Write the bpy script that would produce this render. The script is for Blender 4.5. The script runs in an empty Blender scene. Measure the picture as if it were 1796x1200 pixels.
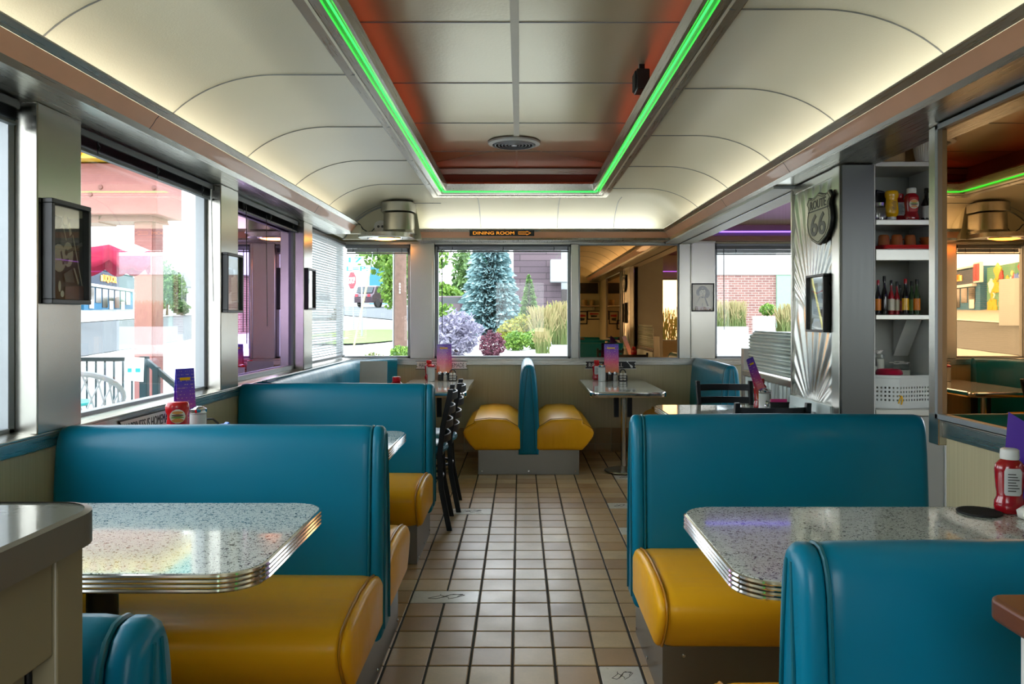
import bpy, bmesh, math, random
from mathutils import Vector, Matrix, noise
R = math.radians
PI = math.pi
SC = bpy.context.scene
COL = SC.collection
random.seed(7)
F, CX, CY, HC = 1354.0, 912.0, 558.0, 1.272      # focal length in px, vanishing point, eye height

# ------------------------------------------------------------------ materials
def s2l(c):
    return c / 12.92 if c <= 0.04045 else ((c + 0.055) / 1.055) ** 2.4
def hx(h, a=1.0):
    h = h.lstrip('#')
    return tuple(s2l(int(h[i:i + 2], 16) / 255) for i in (0, 2, 4)) + (a,)
def pset(p, **k):
    for n, v in k.items():
        n = n.replace('_', ' ')
        if n in p.inputs:
            p.inputs[n].default_value = v
class NT:
    """small node helper"""
    def __init__(s, name):
        s.m = bpy.data.materials.new(name); s.m.use_nodes = True
        s.t = s.m.node_tree; s.t.nodes.clear()
        s.out = s.t.nodes.new('ShaderNodeOutputMaterial')
    def n(s, typ, ins=None, **props):
        nd = s.t.nodes.new(typ)
        for k, v in props.items(): setattr(nd, k, v)
        for k, v in (ins or {}).items(): s.set(nd, k, v)
        return nd
    def set(s, nd, k, v):
        sock = nd.inputs[k]
        if isinstance(v, bpy.types.NodeSocket): s.t.links.new(v, sock)
        elif isinstance(v, bpy.types.Node): s.t.links.new(v.outputs[0], sock)
        else: sock.default_value = v
    def math(s, op, a, b=0.0, c=0.0, clamp=False):
        nd = s.n('ShaderNodeMath', operation=op, use_clamp=clamp)
        for i, v in enumerate((a, b, c)): s.set(nd, i, v)
        return nd.outputs[0]
    def mix(s, f, a, b):
        nd = s.n('ShaderNodeMix', data_type='RGBA')
        s.set(nd, 0, f); s.set(nd, 6, a); s.set(nd, 7, b)
        return nd.outputs[2]
    def coord(s, scale=(1, 1, 1), kind='Object', rot=(0, 0, 0)):
        tc = s.n('ShaderNodeTexCoord')
        mp = s.n('ShaderNodeMapping', {'Vector': tc.outputs[kind], 'Scale': scale, 'Rotation': rot})
        return mp.outputs[0]
    def noise(s, vec, scale, detail=2.0, rough=.5):
        return s.n('ShaderNodeTexNoise', {'Vector': vec, 'Scale': scale, 'Detail': detail, 'Roughness': rough}).outputs[0]
    def ramp(s, f, stops, interp='LINEAR'):
        nd = s.n('ShaderNodeValToRGB', {0: f}); cr = nd.color_ramp; cr.interpolation = interp
        while len(cr.elements) < len(stops): cr.elements.new(.5)
        for e, (p, c) in zip(cr.elements, stops): e.position = p; e.color = c
        return nd.outputs[0]
    def bump(s, h, strength=.2, dist=.002):
        return s.n('ShaderNodeBump', {'Height': h, 'Strength': strength, 'Distance': dist}).outputs[0]
    def bsdf(s, **k):
        p = s.n('ShaderNodeBsdfPrincipled')
        for n, v in k.items():
            n = n.replace('_', ' ')
            if n in p.inputs: s.set(p, n, v)
        s.t.links.new(p.outputs[0], s.out.inputs[0])
        return p

def plain(name, h, rough=.5, metal=0., spec=.5, emit=0., var=.06, bumps=0., bscale=60, coat=0., trans=0., alpha=1.):
    t = NT(name); c = hx(h)
    v = t.coord()
    nz = t.noise(v, 9, 3)
    d = tuple(x * (1 - var * 1.5) for x in c[:3]) + (1,); l = tuple(min(1, x * (1 + var)) for x in c[:3]) + (1,)
    base = t.mix(nz, d, l)
    k = dict(Base_Color=base, Roughness=rough, Metallic=metal, Coat_Weight=coat, Transmission_Weight=trans, Alpha=alpha)
    k['Specular IOR Level'] = spec
    if emit: k['Emission Color'] = c; k['Emission Strength'] = emit
    if bumps: k['Normal'] = t.bump(t.noise(v, bscale, 4), bumps, .003)
    t.bsdf(**k)
    return t.m

M = {}
def steel(name, h='#b9b7ae', rough=.26, axis=2, dents=.25, aniso=.0):
    t = NT(name); sc = [34, 34, 34]; sc[axis] = .5
    v = t.coord(tuple(sc)); br = t.noise(v, 5, 3, .6)
    v2 = t.coord(); big = t.noise(v2, 2.2, 2)
    c = hx(h)
    base = t.mix(t.math('MULTIPLY_ADD', br, .5, t.math('MULTIPLY', big, .5)), tuple(x * .965 for x in c[:3]) + (1,), c)
    ro = t.math('MULTIPLY_ADD', br, .06, rough - .03)
    b2 = t.n('ShaderNodeBump', {'Height': big, 'Strength': dents, 'Distance': .006}).outputs[0]
    t.bsdf(Base_Color=base, Metallic=1., Roughness=ro, Normal=b2)
    return t.m
def emissive(name, h, strength):
    t = NT(name)
    e = t.n('ShaderNodeEmission', {'Color': hx(h), 'Strength': strength})
    t.t.links.new(e.outputs[0], t.out.inputs[0])
    return t.m
def glass_thin(name, tint=(1, 1, 1, 1), refl=.07, rough=.0):
    t = NT(name)
    tr = t.n('ShaderNodeBsdfTransparent', {'Color': tint})
    gl = t.n('ShaderNodeBsdfGlossy', {'Color': (1, 1, 1, 1), 'Roughness': rough})
    fr = t.n('ShaderNodeFresnel', {'IOR': 1.45})
    f = t.math('MULTIPLY_ADD', fr.outputs[0], .28, refl - .04, clamp=True)
    mx = t.n('ShaderNodeMixShader', {0: f, 1: tr.outputs[0], 2: gl.outputs[0]})
    t.t.links.new(mx.outputs[0], t.out.inputs[0])
    return t.m
def tinted_mirror(name, col, rough=.01, diffuse=.0):
    t = NT(name)
    t.bsdf(Base_Color=col, Metallic=1., Roughness=rough)
    return t.m
def vinyl(name, h, rough=.34):
    t = NT(name); v = t.coord(); c = hx(h)
    nz = t.noise(v, 3.5, 3)
    base = t.mix(nz, tuple(x * .86 for x in c[:3]) + (1,), tuple(min(1, x * 1.08) for x in c[:3]) + (1,))
    g = t.n('ShaderNodeTexVoronoi', {'Vector': v, 'Scale': 420.0}).outputs[0]
    wr = t.noise(t.coord((1, 5, 1)), 4.5, 2)
    b1 = t.bump(g, .05, .0008)
    b2 = t.n('ShaderNodeBump', {'Height': wr, 'Strength': .35, 'Distance': .008, 'Normal': b1}).outputs[0]
    ro = t.math('MULTIPLY_ADD', t.noise(v, 14, 3), .14, rough - .07)
    t.bsdf(Base_Color=base, Roughness=ro, Normal=b2, Specular_IOR_Level=.32)
    return t.m
def laminate(name='boomerang_laminate'):
    t = NT(name); v = t.coord()
    w = t.n('ShaderNodeTexNoise', {'Vector': v, 'Scale': 95.0, 'Detail': 0.0, 'Distortion': .8}).outputs[0]
    line = t.math('LESS_THAN', t.math('ABSOLUTE', t.math('SUBTRACT', w, .5)), .042)
    seg = t.math('GREATER_THAN', t.noise(v, 160, 0), .37)
    m = t.math('MULTIPLY', line, seg)
    bg = t.mix(t.noise(v, 700, 2), hx('#bcc2bb'), hx('#e2e6de'))
    base = t.mix(m, bg, hx('#3c4448'))
    t.bsdf(Base_Color=base, Roughness=.1, Coat_Weight=.4, Coat_Roughness=.04)
    return t.m
def wainscot(name='striated_laminate'):
    t = NT(name)
    v = t.coord((140, 140, 1.5)); n1 = t.noise(v, 1.0, 3, .7)
    base = t.mix(n1, hx('#a79e7a'), hx('#d2caa8'))
    t.bsdf(Base_Color=base, Roughness=.45, Normal=t.bump(n1, .12, .001))
    return t.m
def ceiling_mat(name, a, b, rough, bs, metal=.0):
    t = NT(name); v = t.coord()
    n1 = t.noise(v, bs, 3, .6); n2 = t.noise(v, 1.3, 2)
    base = t.mix(n2, hx(a), hx(b))
    t.bsdf(Base_Color=base, Roughness=rough, Metallic=metal, Normal=t.bump(n1, .35, .002), Specular_IOR_Level=.5)
    return t.m
def tile_mat(name, stops, rough=.32):
    t = NT(name)
    at = t.n('ShaderNodeAttribute', attribute_name='shade')
    base0 = t.ramp(at.outputs['Fac'], stops)
    v = t.coord(); n1 = t.noise(v, 5, 4, .65); n2 = t.noise(v, 90, 2)
    base = t.mix(t.math('MULTIPLY', t.math('SUBTRACT', n1, .35), .9, clamp=True), base0, hx('#8d7f6a'))
    base = t.mix(t.math('MULTIPLY', n2, .18), base, hx('#6f6351'))
    ro = t.math('MULTIPLY_ADD', n1, .25, rough - .1)
    t.bsdf(Base_Color=base, Roughness=ro, Normal=t.bump(n2, .12, .001))
    return t.m
def print_grad(name, stops, axis=1, lo=0., hi=.2, text=True):
    """a printed card: colour ramp in the card's own plane, rows of small print"""
    t = NT(name); tc = t.n('ShaderNodeTexCoord'); sp = t.n('ShaderNodeSeparateXYZ', {0: tc.outputs['Object']})
    f = t.math('DIVIDE', t.math('SUBTRACT', sp.outputs[axis], lo), hi - lo)
    base = t.ramp(f, [(p, hx(c)) for p, c in stops])
    if text:
        rows = t.math('GREATER_THAN', t.math('SINE', t.math('MULTIPLY', sp.outputs[axis], 420)), .9)
        w = t.math('GREATER_THAN', t.noise(t.coord((60, 25, 25)), 2.5, 2), .56)
        base = t.mix(t.math('MULTIPLY', t.math('MULTIPLY', rows, w), .75), base, hx('#ffd9a0'))
    t.bsdf(Base_Color=base, Roughness=.25, Coat_Weight=.3)
    return t.m
def leaf_mat(name, a, b, rough=.6, trans=.25):
    t = NT(name)
    at = t.n('ShaderNodeAttribute', attribute_name='shade')
    base = t.mix(at.outputs['Fac'], hx(a), hx(b))
    p = t.n('ShaderNodeBsdfPrincipled', {'Base Color': base, 'Roughness': rough})
    tl = t.n('ShaderNodeBsdfTranslucent', {'Color': base})
    mx = t.n('ShaderNodeMixShader', {0: trans, 1: p.outputs[0], 2: tl.outputs[0]})
    t.t.links.new(mx.outputs[0], t.out.inputs[0])
    return t.m
def brick_mat(name, a, b, mortar, scale, bw=.5, rh=.25, ms=.02, horiz='x', rough=.85):
    t = NT(name)
    tc = t.n('ShaderNodeTexCoord'); sp = t.n('ShaderNodeSeparateXYZ', {0: tc.outputs['Object']})
    cb = t.n('ShaderNodeCombineXYZ', {0: sp.outputs[0 if horiz == 'x' else 1], 1: sp.outputs[2], 2: 0.0})
    bk = t.n('ShaderNodeTexBrick', {'Vector': cb.outputs[0], 'Color1': hx(a), 'Color2': hx(b), 'Mortar': hx(mortar), 'Scale': scale, 'Mortar Size': ms, 'Brick Width': bw, 'Row Height': rh})
    t.bsdf(Base_Color=bk.outputs[0], Roughness=rough)
    return t.m

M['teal'] = vinyl('teal_vinyl', '#007694', .33)
M['yellow'] = vinyl('yellow_vinyl', '#fdb51c', .36)
M['piping'] = plain('teal_piping', '#00606f', .35)
M['ypiping'] = plain('ochre_piping', '#b87d14', .4)
M['steel'] = steel('brushed_steel')
M['steelh'] = steel('brushed_steel_lengthwise', axis=1, rough=.28)
M['steelx'] = steel('brushed_steel_crosswise', axis=0, rough=.28)
M['steeld'] = steel('dull_steel', '#8f8d86', .36, axis=2)
M['panelsteel'] = steel('embossed_steel', '#c2c3bd', .26, axis=2, dents=.3)
M['alum'] = plain('aluminium_frame', '#94999c', .45, .7, var=.05)
M['chrome'] = plain('chrome', '#dcdcdc', .1, 1., var=.02)
M['galv'] = plain('galvanised_sheet', '#c3d0cf', .42, .45, var=.06)
M['pink'] = plain('salmon_enamel_band', '#eab08e', .4, 0., coat=.3)
M['ceil'] = ceiling_mat('pebbled_cream_panel', '#d3cfb6', '#dedac6', .42, 150)
M['ceilc'] = ceiling_mat('satin_centre_panel', '#bab190', '#c8c0a0', .3, 60, .3)
M['white'] = plain('white_plastic', '#e8e8e4', .4)
M['offwhite'] = plain('off_white_paint', '#d9dcd8', .5)
M['cream'] = plain('cream_paint', '#cfc9ac', .5)
M['black'] = plain('black_plastic', '#101113', .4)
M['blackm'] = plain('black_metal', '#1b1d22', .38, .5)
M['rubber'] = plain('black_rubber', '#15171a', .7, bumps=.3, bscale=300)
M['grout'] = plain('dark_grout', '#2b2620', .85, bumps=.3)
M['tile'] = tile_mat('quarry_tile', [(0, hx('#ad8658')), (.35, hx('#c49f6e')), (.7, hx('#cfad7c')), (1, hx('#dcc296'))])
M['wtile'] = tile_mat('pale_inlay_tile', [(0, hx('#e4e0d4')), (1, hx('#f3f0e8'))], .28)
M['basetile'] = tile_mat('cove_base_tile', [(0, hx('#a1825b')), (1, hx('#c3a47b'))], .4)
M['lam'] = laminate()
M['wains'] = wainscot()
M['glass'] = glass_thin('window_glass', refl=.045)
M['sglass'] = glass_thin('container_glass', (.93, .95, .95, 1), .12, .02)
M['amber'] = tinted_mirror('amber_mirror', (.80, .42, .17, 1))
M['purple'] = tinted_mirror('purple_mirror', (.82, .52, .98, 1))
M['green_neon'] = emissive('green_neon', '#2bf04a', 2.0)
M['violet_neon'] = emissive('violet_neon', '#6a4cff', 3.)
M['lampglow'] = emissive('warm_lamp_glass', '#ffa040', 12.)
M['wood'] = plain('brown_varnished_wood', '#6e3d22', .35, bumps=.1, bscale=20, var=.2)
M['redplastic'] = plain('red_plastic', '#c4121c', .25, coat=.4)
M['ketchup'] = plain('ketchup_red', '#9d0f1c', .18, coat=.5)
M['mustard'] = plain('mustard_yellow', '#f2b90c', .25, coat=.4)
M['paper'] = plain('white_paper', '#eceae2', .7)
M['label'] = plain('grey_label', '#c9cbc9', .5)
M['sugar'] = plain('white_sugar', '#f2f1ec', .6)
M['pepper'] = plain('ground_pepper', '#5b4c42', .8)
M['blue'] = plain('blue_wrapper', '#2f6fd6', .35)
M['magenta'] = plain('magenta_wrapper', '#d83a86', .4)
M['mug'] = plain('brown_glazed_stoneware', '#a4582a', .18, coat=.6, var=.2)
M['kraft'] = plain('tan_card_tub', '#c9a973', .55)
M['darkglass'] = plain('dark_bottle_glass', '#15130f', .08, coat=.6)
M['greenglass'] = plain('green_bottle_glass', '#2c4a22', .1, coat=.6)
M['orange'] = plain('orange_label', '#e0801a', .4)
M['lblwhite'] = plain('white_bottle_label', '#e4ddc8', .5)
M['lblred'] = plain('red_bottle_label', '#b5221f', .45)
M['pinktub'] = plain('pink_translucent_tub', '#d99cb4', .35)
M['cleartub'] = plain('cloudy_clear_plastic', '#b9bdae', .22, coat=.3)
M['basket'] = plain('white_basket_plastic', '#d5dad6', .45)
M['brown_ceil'] = plain('brown_ceiling_board', '#6b4636', .45, bumps=.05)
M['dark'] = plain('dark_interior', '#241c17', .6)
# ------------------------------------------------------------------ mesh builder
class MB:
    def __init__(s): s.v = []; s.f = []; s.mi = []; s.cur = 0; s.att = []; s.shade = None
    def m(s, i): s.cur = i; return s
    def add(s, vs, fs):
        b = len(s.v); s.v += [tuple(p) for p in vs]
        for f in fs: s.f.append(tuple(b + i for i in f)); s.mi.append(s.cur); s.att.append(s.shade)
        return s
    def box(s, x0, x1, y0, y1, z0, z1, mat=None):
        x0, x1 = min(x0, x1), max(x0, x1); y0, y1 = min(y0, y1), max(y0, y1); z0, z1 = min(z0, z1), max(z0, z1)
        vs = [(x, y, z) for z in (z0, z1) for y in (y0, y1) for x in (x0, x1)]
        if mat is not None: vs = [mat @ Vector(p) for p in vs]
        return s.add(vs, [(0, 2, 3, 1), (4, 5, 7, 6), (0, 1, 5, 4), (2, 6, 7, 3), (0, 4, 6, 2), (1, 3, 7, 5)])
    def prism(s, poly, a, b, axis='z', mat=None):
        """poly: 2D list; extruded between a and b along axis. z:(x,y)  y:(x,z)  x:(y,z)"""
        def P(p, t):
            q = (p[0], p[1], t) if axis == 'z' else ((p[0], t, p[1]) if axis == 'y' else (t, p[0], p[1]))
            return mat @ Vector(q) if mat is not None else q
        n = len(poly)
        ar = sum(poly[i][0] * poly[(i + 1) % n][1] - poly[(i + 1) % n][0] * poly[i][1] for i in range(n))
        if (ar < 0) ^ (axis == 'y'): poly = poly[::-1]
        if a > b: a, b = b, a
        vs = [P(p, a) for p in poly] + [P(p, b) for p in poly]
        fs = [tuple(range(n))[::-1], tuple(range(n, 2 * n))]
        fs += [(i, (i + 1) % n, n + (i + 1) % n, n + i) for i in range(n)]
        return s.add(vs, fs)
    def rings(s, rings, closed=True, caps=True):
        n = len(rings[0]); vs = [p for r in rings for p in r]; fs = []
        for k in range(len(rings) - 1):
            for i in range(n if closed else n - 1):
                j = (i + 1) % n
                fs.append((k * n + i, k * n + j, (k + 1) * n + j, (k + 1) * n + i))
        if caps and closed:
            fs.append(tuple(range(n))[::-1]); fs.append(tuple((len(rings) - 1) * n + i for i in range(n)))
        return s.add(vs, fs)
    def lathe(s, prof, cx=0, cy=0, seg=20, sx=1., sy=1., mat=None, caps=True):
        rs = []
        for r, z in prof:
            ring = [(cx + sx * r * math.cos(2 * PI * i / seg), cy + sy * r * math.sin(2 * PI * i / seg), z) for i in range(seg)]
            if mat is not None: ring = [mat @ Vector(p) for p in ring]
            rs.append(ring)
        return s.rings(rs, True, caps)
    def cyl(s, cx, cy, z0, z1, r, seg=16): return s.lathe([(r, z0), (r, z1)], cx, cy, seg)
    def tube(s, pts, r, seg=8, closed=False, rad=None):
        P = [Vector(p) for p in pts]; n = len(P); rs = []
        up = None
        for i in range(n):
            a = P[(i - 1) % n] if (closed or i > 0) else P[i]; b = P[(i + 1) % n] if (closed or i < n - 1) else P[i]
            d = (b - a).normalized()
            if up is None:
                up = Vector((0, 0, 1)) if abs(d.z) < .9 else Vector((1, 0, 0))
            u = (up - d * up.dot(d)).normalized(); w = d.cross(u); up = u
            rr = rad[i] if rad else r
            rs.append([P[i] + (u * math.cos(2 * PI * k / seg) + w * math.sin(2 * PI * k / seg)) * rr for k in range(seg)])
        if closed: rs.append(rs[0])
        return s.rings(rs, True, not closed)
    def bar(s, a, b, w, h=None):
        a, b = Vector(a), Vector(b); h = h or w; d = (b - a).normalized()
        up = Vector((0, 0, 1)) if abs(d.z) < .95 else Vector((0, 1, 0))
        u = d.cross(up).normalized(); v = u.cross(d).normalized()
        r = lambda p: [p + u * w / 2 + v * h / 2, p - u * w / 2 + v * h / 2, p - u * w / 2 - v * h / 2, p + u * w / 2 - v * h / 2]
        return s.rings([r(a), r(b)])
    def grid(s, nu, nv, fn):
        vs = [fn(i / nu, j / nv) for j in range(nv + 1) for i in range(nu + 1)]
        fs = [(j * (nu + 1) + i, j * (nu + 1) + i + 1, (j + 1) * (nu + 1) + i + 1, (j + 1) * (nu + 1) + i) for j in range(nv) for i in range(nu)]
        return s.add(vs, fs)
    def text(s, string, w, h, u, v, z, depth=.002, bold=0.):
        """lettering fitted into a w x h box centred on (u, v) in the local x/y plane, standing from z"""
        cu = bpy.data.curves.new('lettering', 'FONT'); cu.body = string; cu.extrude = .5; cu.offset = bold
        cu.resolution_u = 3; cu.align_x = 'CENTER'
        o = bpy.data.objects.new('lettering', cu); COL.objects.link(o)
        dg = bpy.context.evaluated_depsgraph_get(); me = o.evaluated_get(dg).to_mesh()
        vs = [p.co.copy() for p in me.vertices]; fs = [tuple(p.vertices) for p in me.polygons]
        o.evaluated_get(dg).to_mesh_clear(); bpy.data.objects.remove(o); bpy.data.curves.remove(cu)
        if not vs: return s
        x0, x1 = min(p.x for p in vs), max(p.x for p in vs); y0, y1 = min(p.y for p in vs), max(p.y for p in vs)
        sx, sy = w / (x1 - x0), h / (y1 - y0)
        return s.add([(u + (p.x - (x0 + x1) / 2) * sx, v + (p.y - (y0 + y1) / 2) * sy, z + (p.z + .5) * depth) for p in vs], fs)
    def obj(s, name, mats, parent=None, bevel=0., seg=2, smooth=35, loc=None, rot=None, subsurf=0):
        me = bpy.data.meshes.new(name); me.from_pydata(s.v, [], s.f)
        mats = mats if isinstance(mats, (list, tuple)) else [mats]
        for m in mats: me.materials.append(M[m] if isinstance(m, str) else m)
        if any(s.mi): me.polygons.foreach_set('material_index', s.mi)
        if any(a is not None for a in s.att):
            at = me.attributes.new('shade', 'FLOAT', 'FACE')
            at.data.foreach_set('value', [0. if a is None else a for a in s.att])
        if smooth:
            me.polygons.foreach_set('use_smooth', [True] * len(me.polygons))
            me.update(); me.set_sharp_from_angle(angle=R(smooth))
        me.update()
        o = bpy.data.objects.new(name, me); COL.objects.link(o)
        if parent is not None: o.parent = parent
        if loc: o.location = loc
        if rot: o.rotation_euler = rot
        if bevel:
            b = o.modifiers.new('edges', 'BEVEL'); b.width = bevel; b.segments = seg; b.limit_method = 'ANGLE'; b.angle_limit = R(40)
        if subsurf:
            b = o.modifiers.new('soft', 'SUBSURF'); b.levels = subsurf; b.render_levels = subsurf
        return o

def tag(o, label, cat, group=None, kind=None):
    if label: o['label'] = label
    if cat: o['category'] = cat
    if group: o['group'] = group
    if kind: o['kind'] = kind
    return o
def thing(name, label, cat, loc=(0, 0, 0), rz=0., group=None, rot=None):
    o = bpy.data.objects.new(name, None); COL.objects.link(o); o.empty_display_size = .05
    o.location = loc; o.rotation_euler = rot if rot else (0, 0, rz)
    return tag(o, label, cat, group)
def kids(o): return [c for c in bpy.data.objects if c.parent == o]
def dup(o, loc=None, rz=None, label=None, group=None, parent=None, rot=None):
    c = o.copy(); COL.objects.link(c)
    if parent is not None: c.parent = parent
    for ch in kids(o): dup(ch, parent=c)
    if loc is not None: c.location = loc
    if rz is not None: c.rotation_euler = (0, 0, rz)
    if rot is not None: c.rotation_euler = rot
    if label: c['label'] = label
    if group: c['group'] = group
    return c
def struct(name, mb, mats, parent=None, **k):
    o = mb.obj(name, mats, parent, **k)
    if parent is None: o['kind'] = 'structure'
    return o
WALLROT = {'back': (R(90), 0, 0), 'left': (R(90), 0, R(90)), 'right': (R(90), 0, R(-90))}
def px(X, Y): return CX + F * X / Y
def at(x, y, Y): return ((x - CX) * Y / F, Y, HC + (CY - y) * Y / F)
def rrect(x0, x1, y0, y1, r, n=6, corners=(1, 1, 1, 1)):
    """rounded rectangle outline, corners in order (x1,y1) (x0,y1) (x0,y0) (x1,y0)"""
    out = []
    for (cx, cy, a0, on) in ((x1 - r, y1 - r, 0, corners[0]), (x0 + r, y1 - r, 90, corners[1]), (x0 + r, y0 + r, 180, corners[2]), (x1 - r, y0 + r, 270, corners[3])):
        if on:
            out += [(cx + r * math.cos(R(a0 + 90 * k / n)), cy + r * math.sin(R(a0 + 90 * k / n))) for k in range(n + 1)]
        else:
            sx = 1 if a0 in (0, 270) else -1; sy = 1 if a0 in (0, 90) else -1
            out.append((cx + r * sx, cy + r * sy))
    return out
def offset(poly, d):
    """inset a ccw outline by d (positive = outwards)"""
    n = len(poly); out = []
    for i in range(n):
        a, b, c = Vector(poly[i - 1]), Vector(poly[i]), Vector(poly[(i + 1) % n])
        e1 = (b - a); e2 = (c - b)
        if e1.length < 1e-7: e1 = e2
        if e2.length < 1e-7: e2 = e1
        e1.normalize(); e2.normalize()
        n1 = Vector((e1.y, -e1.x)); n2 = Vector((e2.y, -e2.x)); nn = n1 + n2
        if nn.length < 1e-6: nn = n1
        nn.normalize(); k = 1 / max(.5, nn.dot(n1))
        out.append((b.x + nn.x * d * k, b.y + nn.y * d * k))
    return out
def mix(a, b, t): return a + (b - a) * t
def sstep(a, b, x):
    t = max(0., min(1., (x - a) / (b - a))); return t * t * (3 - 2 * t)
# ------------------------------------------------------------------ camera
cam = bpy.data.cameras.new('camera'); co = bpy.data.objects.new('camera', cam); COL.objects.link(co)
cam.sensor_width = 36; cam.lens = F / 1796 * 36; cam.shift_x = -14 / 1796; cam.shift_y = -42 / 1796
co.location = (0, 0, HC); co.rotation_euler = (R(90), 0, 0); cam.clip_start = .02; cam.clip_end = 500
SC.camera = co
SC.view_settings.view_transform = 'Standard'; SC.view_settings.look = 'None'; SC.view_settings.gamma = 1
SC.view_settings.use_curve_mapping = False

XL, XR, YB, YF = -1.62, 1.58, 7.37, -.62       # wainscot faces, back wall, wall behind the camera
XS = 4.6                                        # far wall of the side room
T = .1556
# ------------------------------------------------------------------ floor: every tile a slab in the grout
def floor():
    b = MB()
    b.m(1).box(XL - .1, XS + .1, YF - .1, YB + .1, -.12, -.002)
    X0, Y0 = -.339, 2.822
    def cell(x, y): return round((x - X0) / T - .5), round((y - Y0) / T - .5)
    pale = {}
    for (x0, x1, y0, y1) in ((-.55, -.30, 3.47, 3.6), (.35, .45, 2.70, 2.8), (.60, .72, 5.15, 5.25), (.56, .7, 4.6, 4.65),
                             (-.52, -.36, 4.97, 5.08), (.75, .85, 6.15, 6.2), (-.9, -.8, 5.6, 5.7), (.4, .5, 1.7, 1.8)):
        c = cell((x0 + x1) / 2 - (x1 - x0) * .2, (y0 + y1) / 2); pale[c] = 1
        if x1 - x0 > .15: pale[(c[0] + 1, c[1])] = 2
    rr = random.Random(3)
    i0, i1 = int((XL - X0) / T) - 1, int((XS - X0) / T) + 1
    j0, j1 = int((YF - Y0) / T) - 1, int((YB - Y0) / T) + 1
    g = .0042
    for i in range(i0, i1):
        sh = .3 * T if i < -1 else 0.
        for j in range(j0, j1):
            if pale.get((i, j)) == 2: continue
            w = 2 if pale.get((i, j)) == 1 and pale.get((i + 1, j)) == 2 else 1
            x0, x1 = X0 + i * T + g, X0 + (i + w) * T - g; y0, y1 = Y0 + j * T + g, Y0 + (j + 1) * T - g
            x0 += rr.uniform(-.001, .001); y0 += rr.uniform(-.001, .001)
            x0, x1, y0, y1 = max(x0, XL), min(x1, XS), max(y0, YF), min(y1, YB)
            if x1 - x0 < .01 or y1 - y0 < .01: continue
            b.m(2 if (i, j) in pale else 0)
            b.shade = rr.random() if not (6.1 < y0 < 6.24 and -.5 < x0 < .9) else 1.
            e = .003
            b.add([(x0, y0, -.002), (x1, y0, -.002), (x1, y1, -.002), (x0, y1, -.002),
                   (x0 + e, y0 + e, .001), (x1 - e, y0 + e, .001), (x1 - e, y1 - e, .001), (x0 + e, y1 - e, .001)],
                  [(4, 5, 6, 7), (0, 1, 5, 4), (1, 2, 6, 5), (2, 3, 7, 6), (3, 0, 4, 7)])
            if (i, j) in pale:      # faint line drawing fired on the pale tiles
                b.m(1); b.shade = 0.
                mx, my = (x0 + x1) / 2, (y0 + y1) / 2; s = (x1 - x0) * .3
                pts = [(mx + s * math.cos(t * .55) * (.6 + .4 * math.sin(t * 1.7)), my + .03 * math.sin(t * 1.1), .0012) for t in range(16)]
                b.tube(pts, .0011, 4)
    struct('floor', b, ['tile', 'grout', 'wtile'], smooth=0)
floor()

# ------------------------------------------------------------------ walls
def boxes(*bs):
    b = MB()
    for q in bs: b.box(*q)
    return b
def base_tiles(b, a0, a1, fixed, side):
    n = int((a1 - a0) / T); rr = random.Random(5)
    for k in range(n + 1):
        u0, u1 = a0 + k * T + .003, min(a0 + (k + 1) * T - .003, a1)
        if u1 - u0 < .01: continue
        b.shade = rr.random()
        if side == 'back':
            b.box(u0, u1, fixed - .014, fixed, .075, .225)
            b.prism([(fixed, .003), (fixed - .06, .003), (fixed - .03, .02), (fixed - .016, .06), (fixed - .014, .071), (fixed, .071)], u0, u1, 'x')
        else:
            s = 1 if side == 'left' else -1
            b.box(fixed, fixed + s * .014, u0, u1, .075, .225)
            b.prism([(fixed, .003), (fixed + s * .05, .003), (fixed + s * .016, .06), (fixed + s * .014, .071), (fixed, .071)], u0, u1, 'y')
ZS, ZT = .875, 1.99                         # sill height and window head
# left wall
wl = struct('wall_left', boxes((XL - .2, XL, YF, YB + .1, 0, .83), (XL - .2, XL - .12, YF, YB + .1, ZT, 2.7), (XL - .2, XL, YF, .35, .83, 2.3)), 'wains', smooth=0)
b = MB(); base_tiles(b, YF, YB - .02, XL, 'left'); struct('baseboard_left', b, 'basetile', smooth=0)
# teal-reflecting steel dado strip and sloping sill
b = MB().box(XL, XL + .015, .35, YB - .02, .83, .875)
b.prism([(XL + .018, .876), (XL + .018, .884), (-1.74, .905), (-1.74, .876)], .35, YB - .02, 'y')
struct('trim_1', b, 'steelh', bevel=.002)
# right wall: lower wall under the mirror and shelving, then open to the side room
wr = struct('wall_right', boxes((XR, XR + .25, YF, 2.86, 0, .83), (XR + .0, XR + .25, YF, .9, .83, 2.05), (XR, XR + .03, .9, 2.86, .83, 2.0), (XR, XR + .065, YF, YB, 2.0, 2.7)), 'wains', smooth=0)
b = MB(); base_tiles(b, YF, 2.86, XR, 'right'); struct('baseboard_right', b, 'basetile', smooth=0)
b = MB().box(XR - .015, XR, .9, 2.86, .83, .885)
b.prism([(XR - .02, .885), (XR - .02, .892), (XR + .0, .90), (XR + .0, .885)], .9, 2.86, 'y')
struct('trim_2', b, 'steelh', bevel=.002)
# back wall
struct('wall_back', boxes((XL - .2, XS, YB, YB + .15, 0, .83), (XL - .2, XS, YB + .03, YB + .15, 1.985, 2.8),
                          (-1.045, -.811, YB + .02, YB + .15, .83, 1.99), (.56, 1.856, YB + .02, YB + .15, .83, 1.99), (3.45, XS, YB, YB + .15, .83, 1.99)), 'wains', smooth=0)
b = MB(); base_tiles(b, XL, XS, YB, 'back'); struct('baseboard_back', b, 'basetile', smooth=0)
struct('trim_3', boxes((XL - .1, XS, YB - .015, YB, .825, .872), (XL - .1, XS, YB - .02, YB + .07, .872, .885)), 'steelx', bevel=.002)
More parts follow.
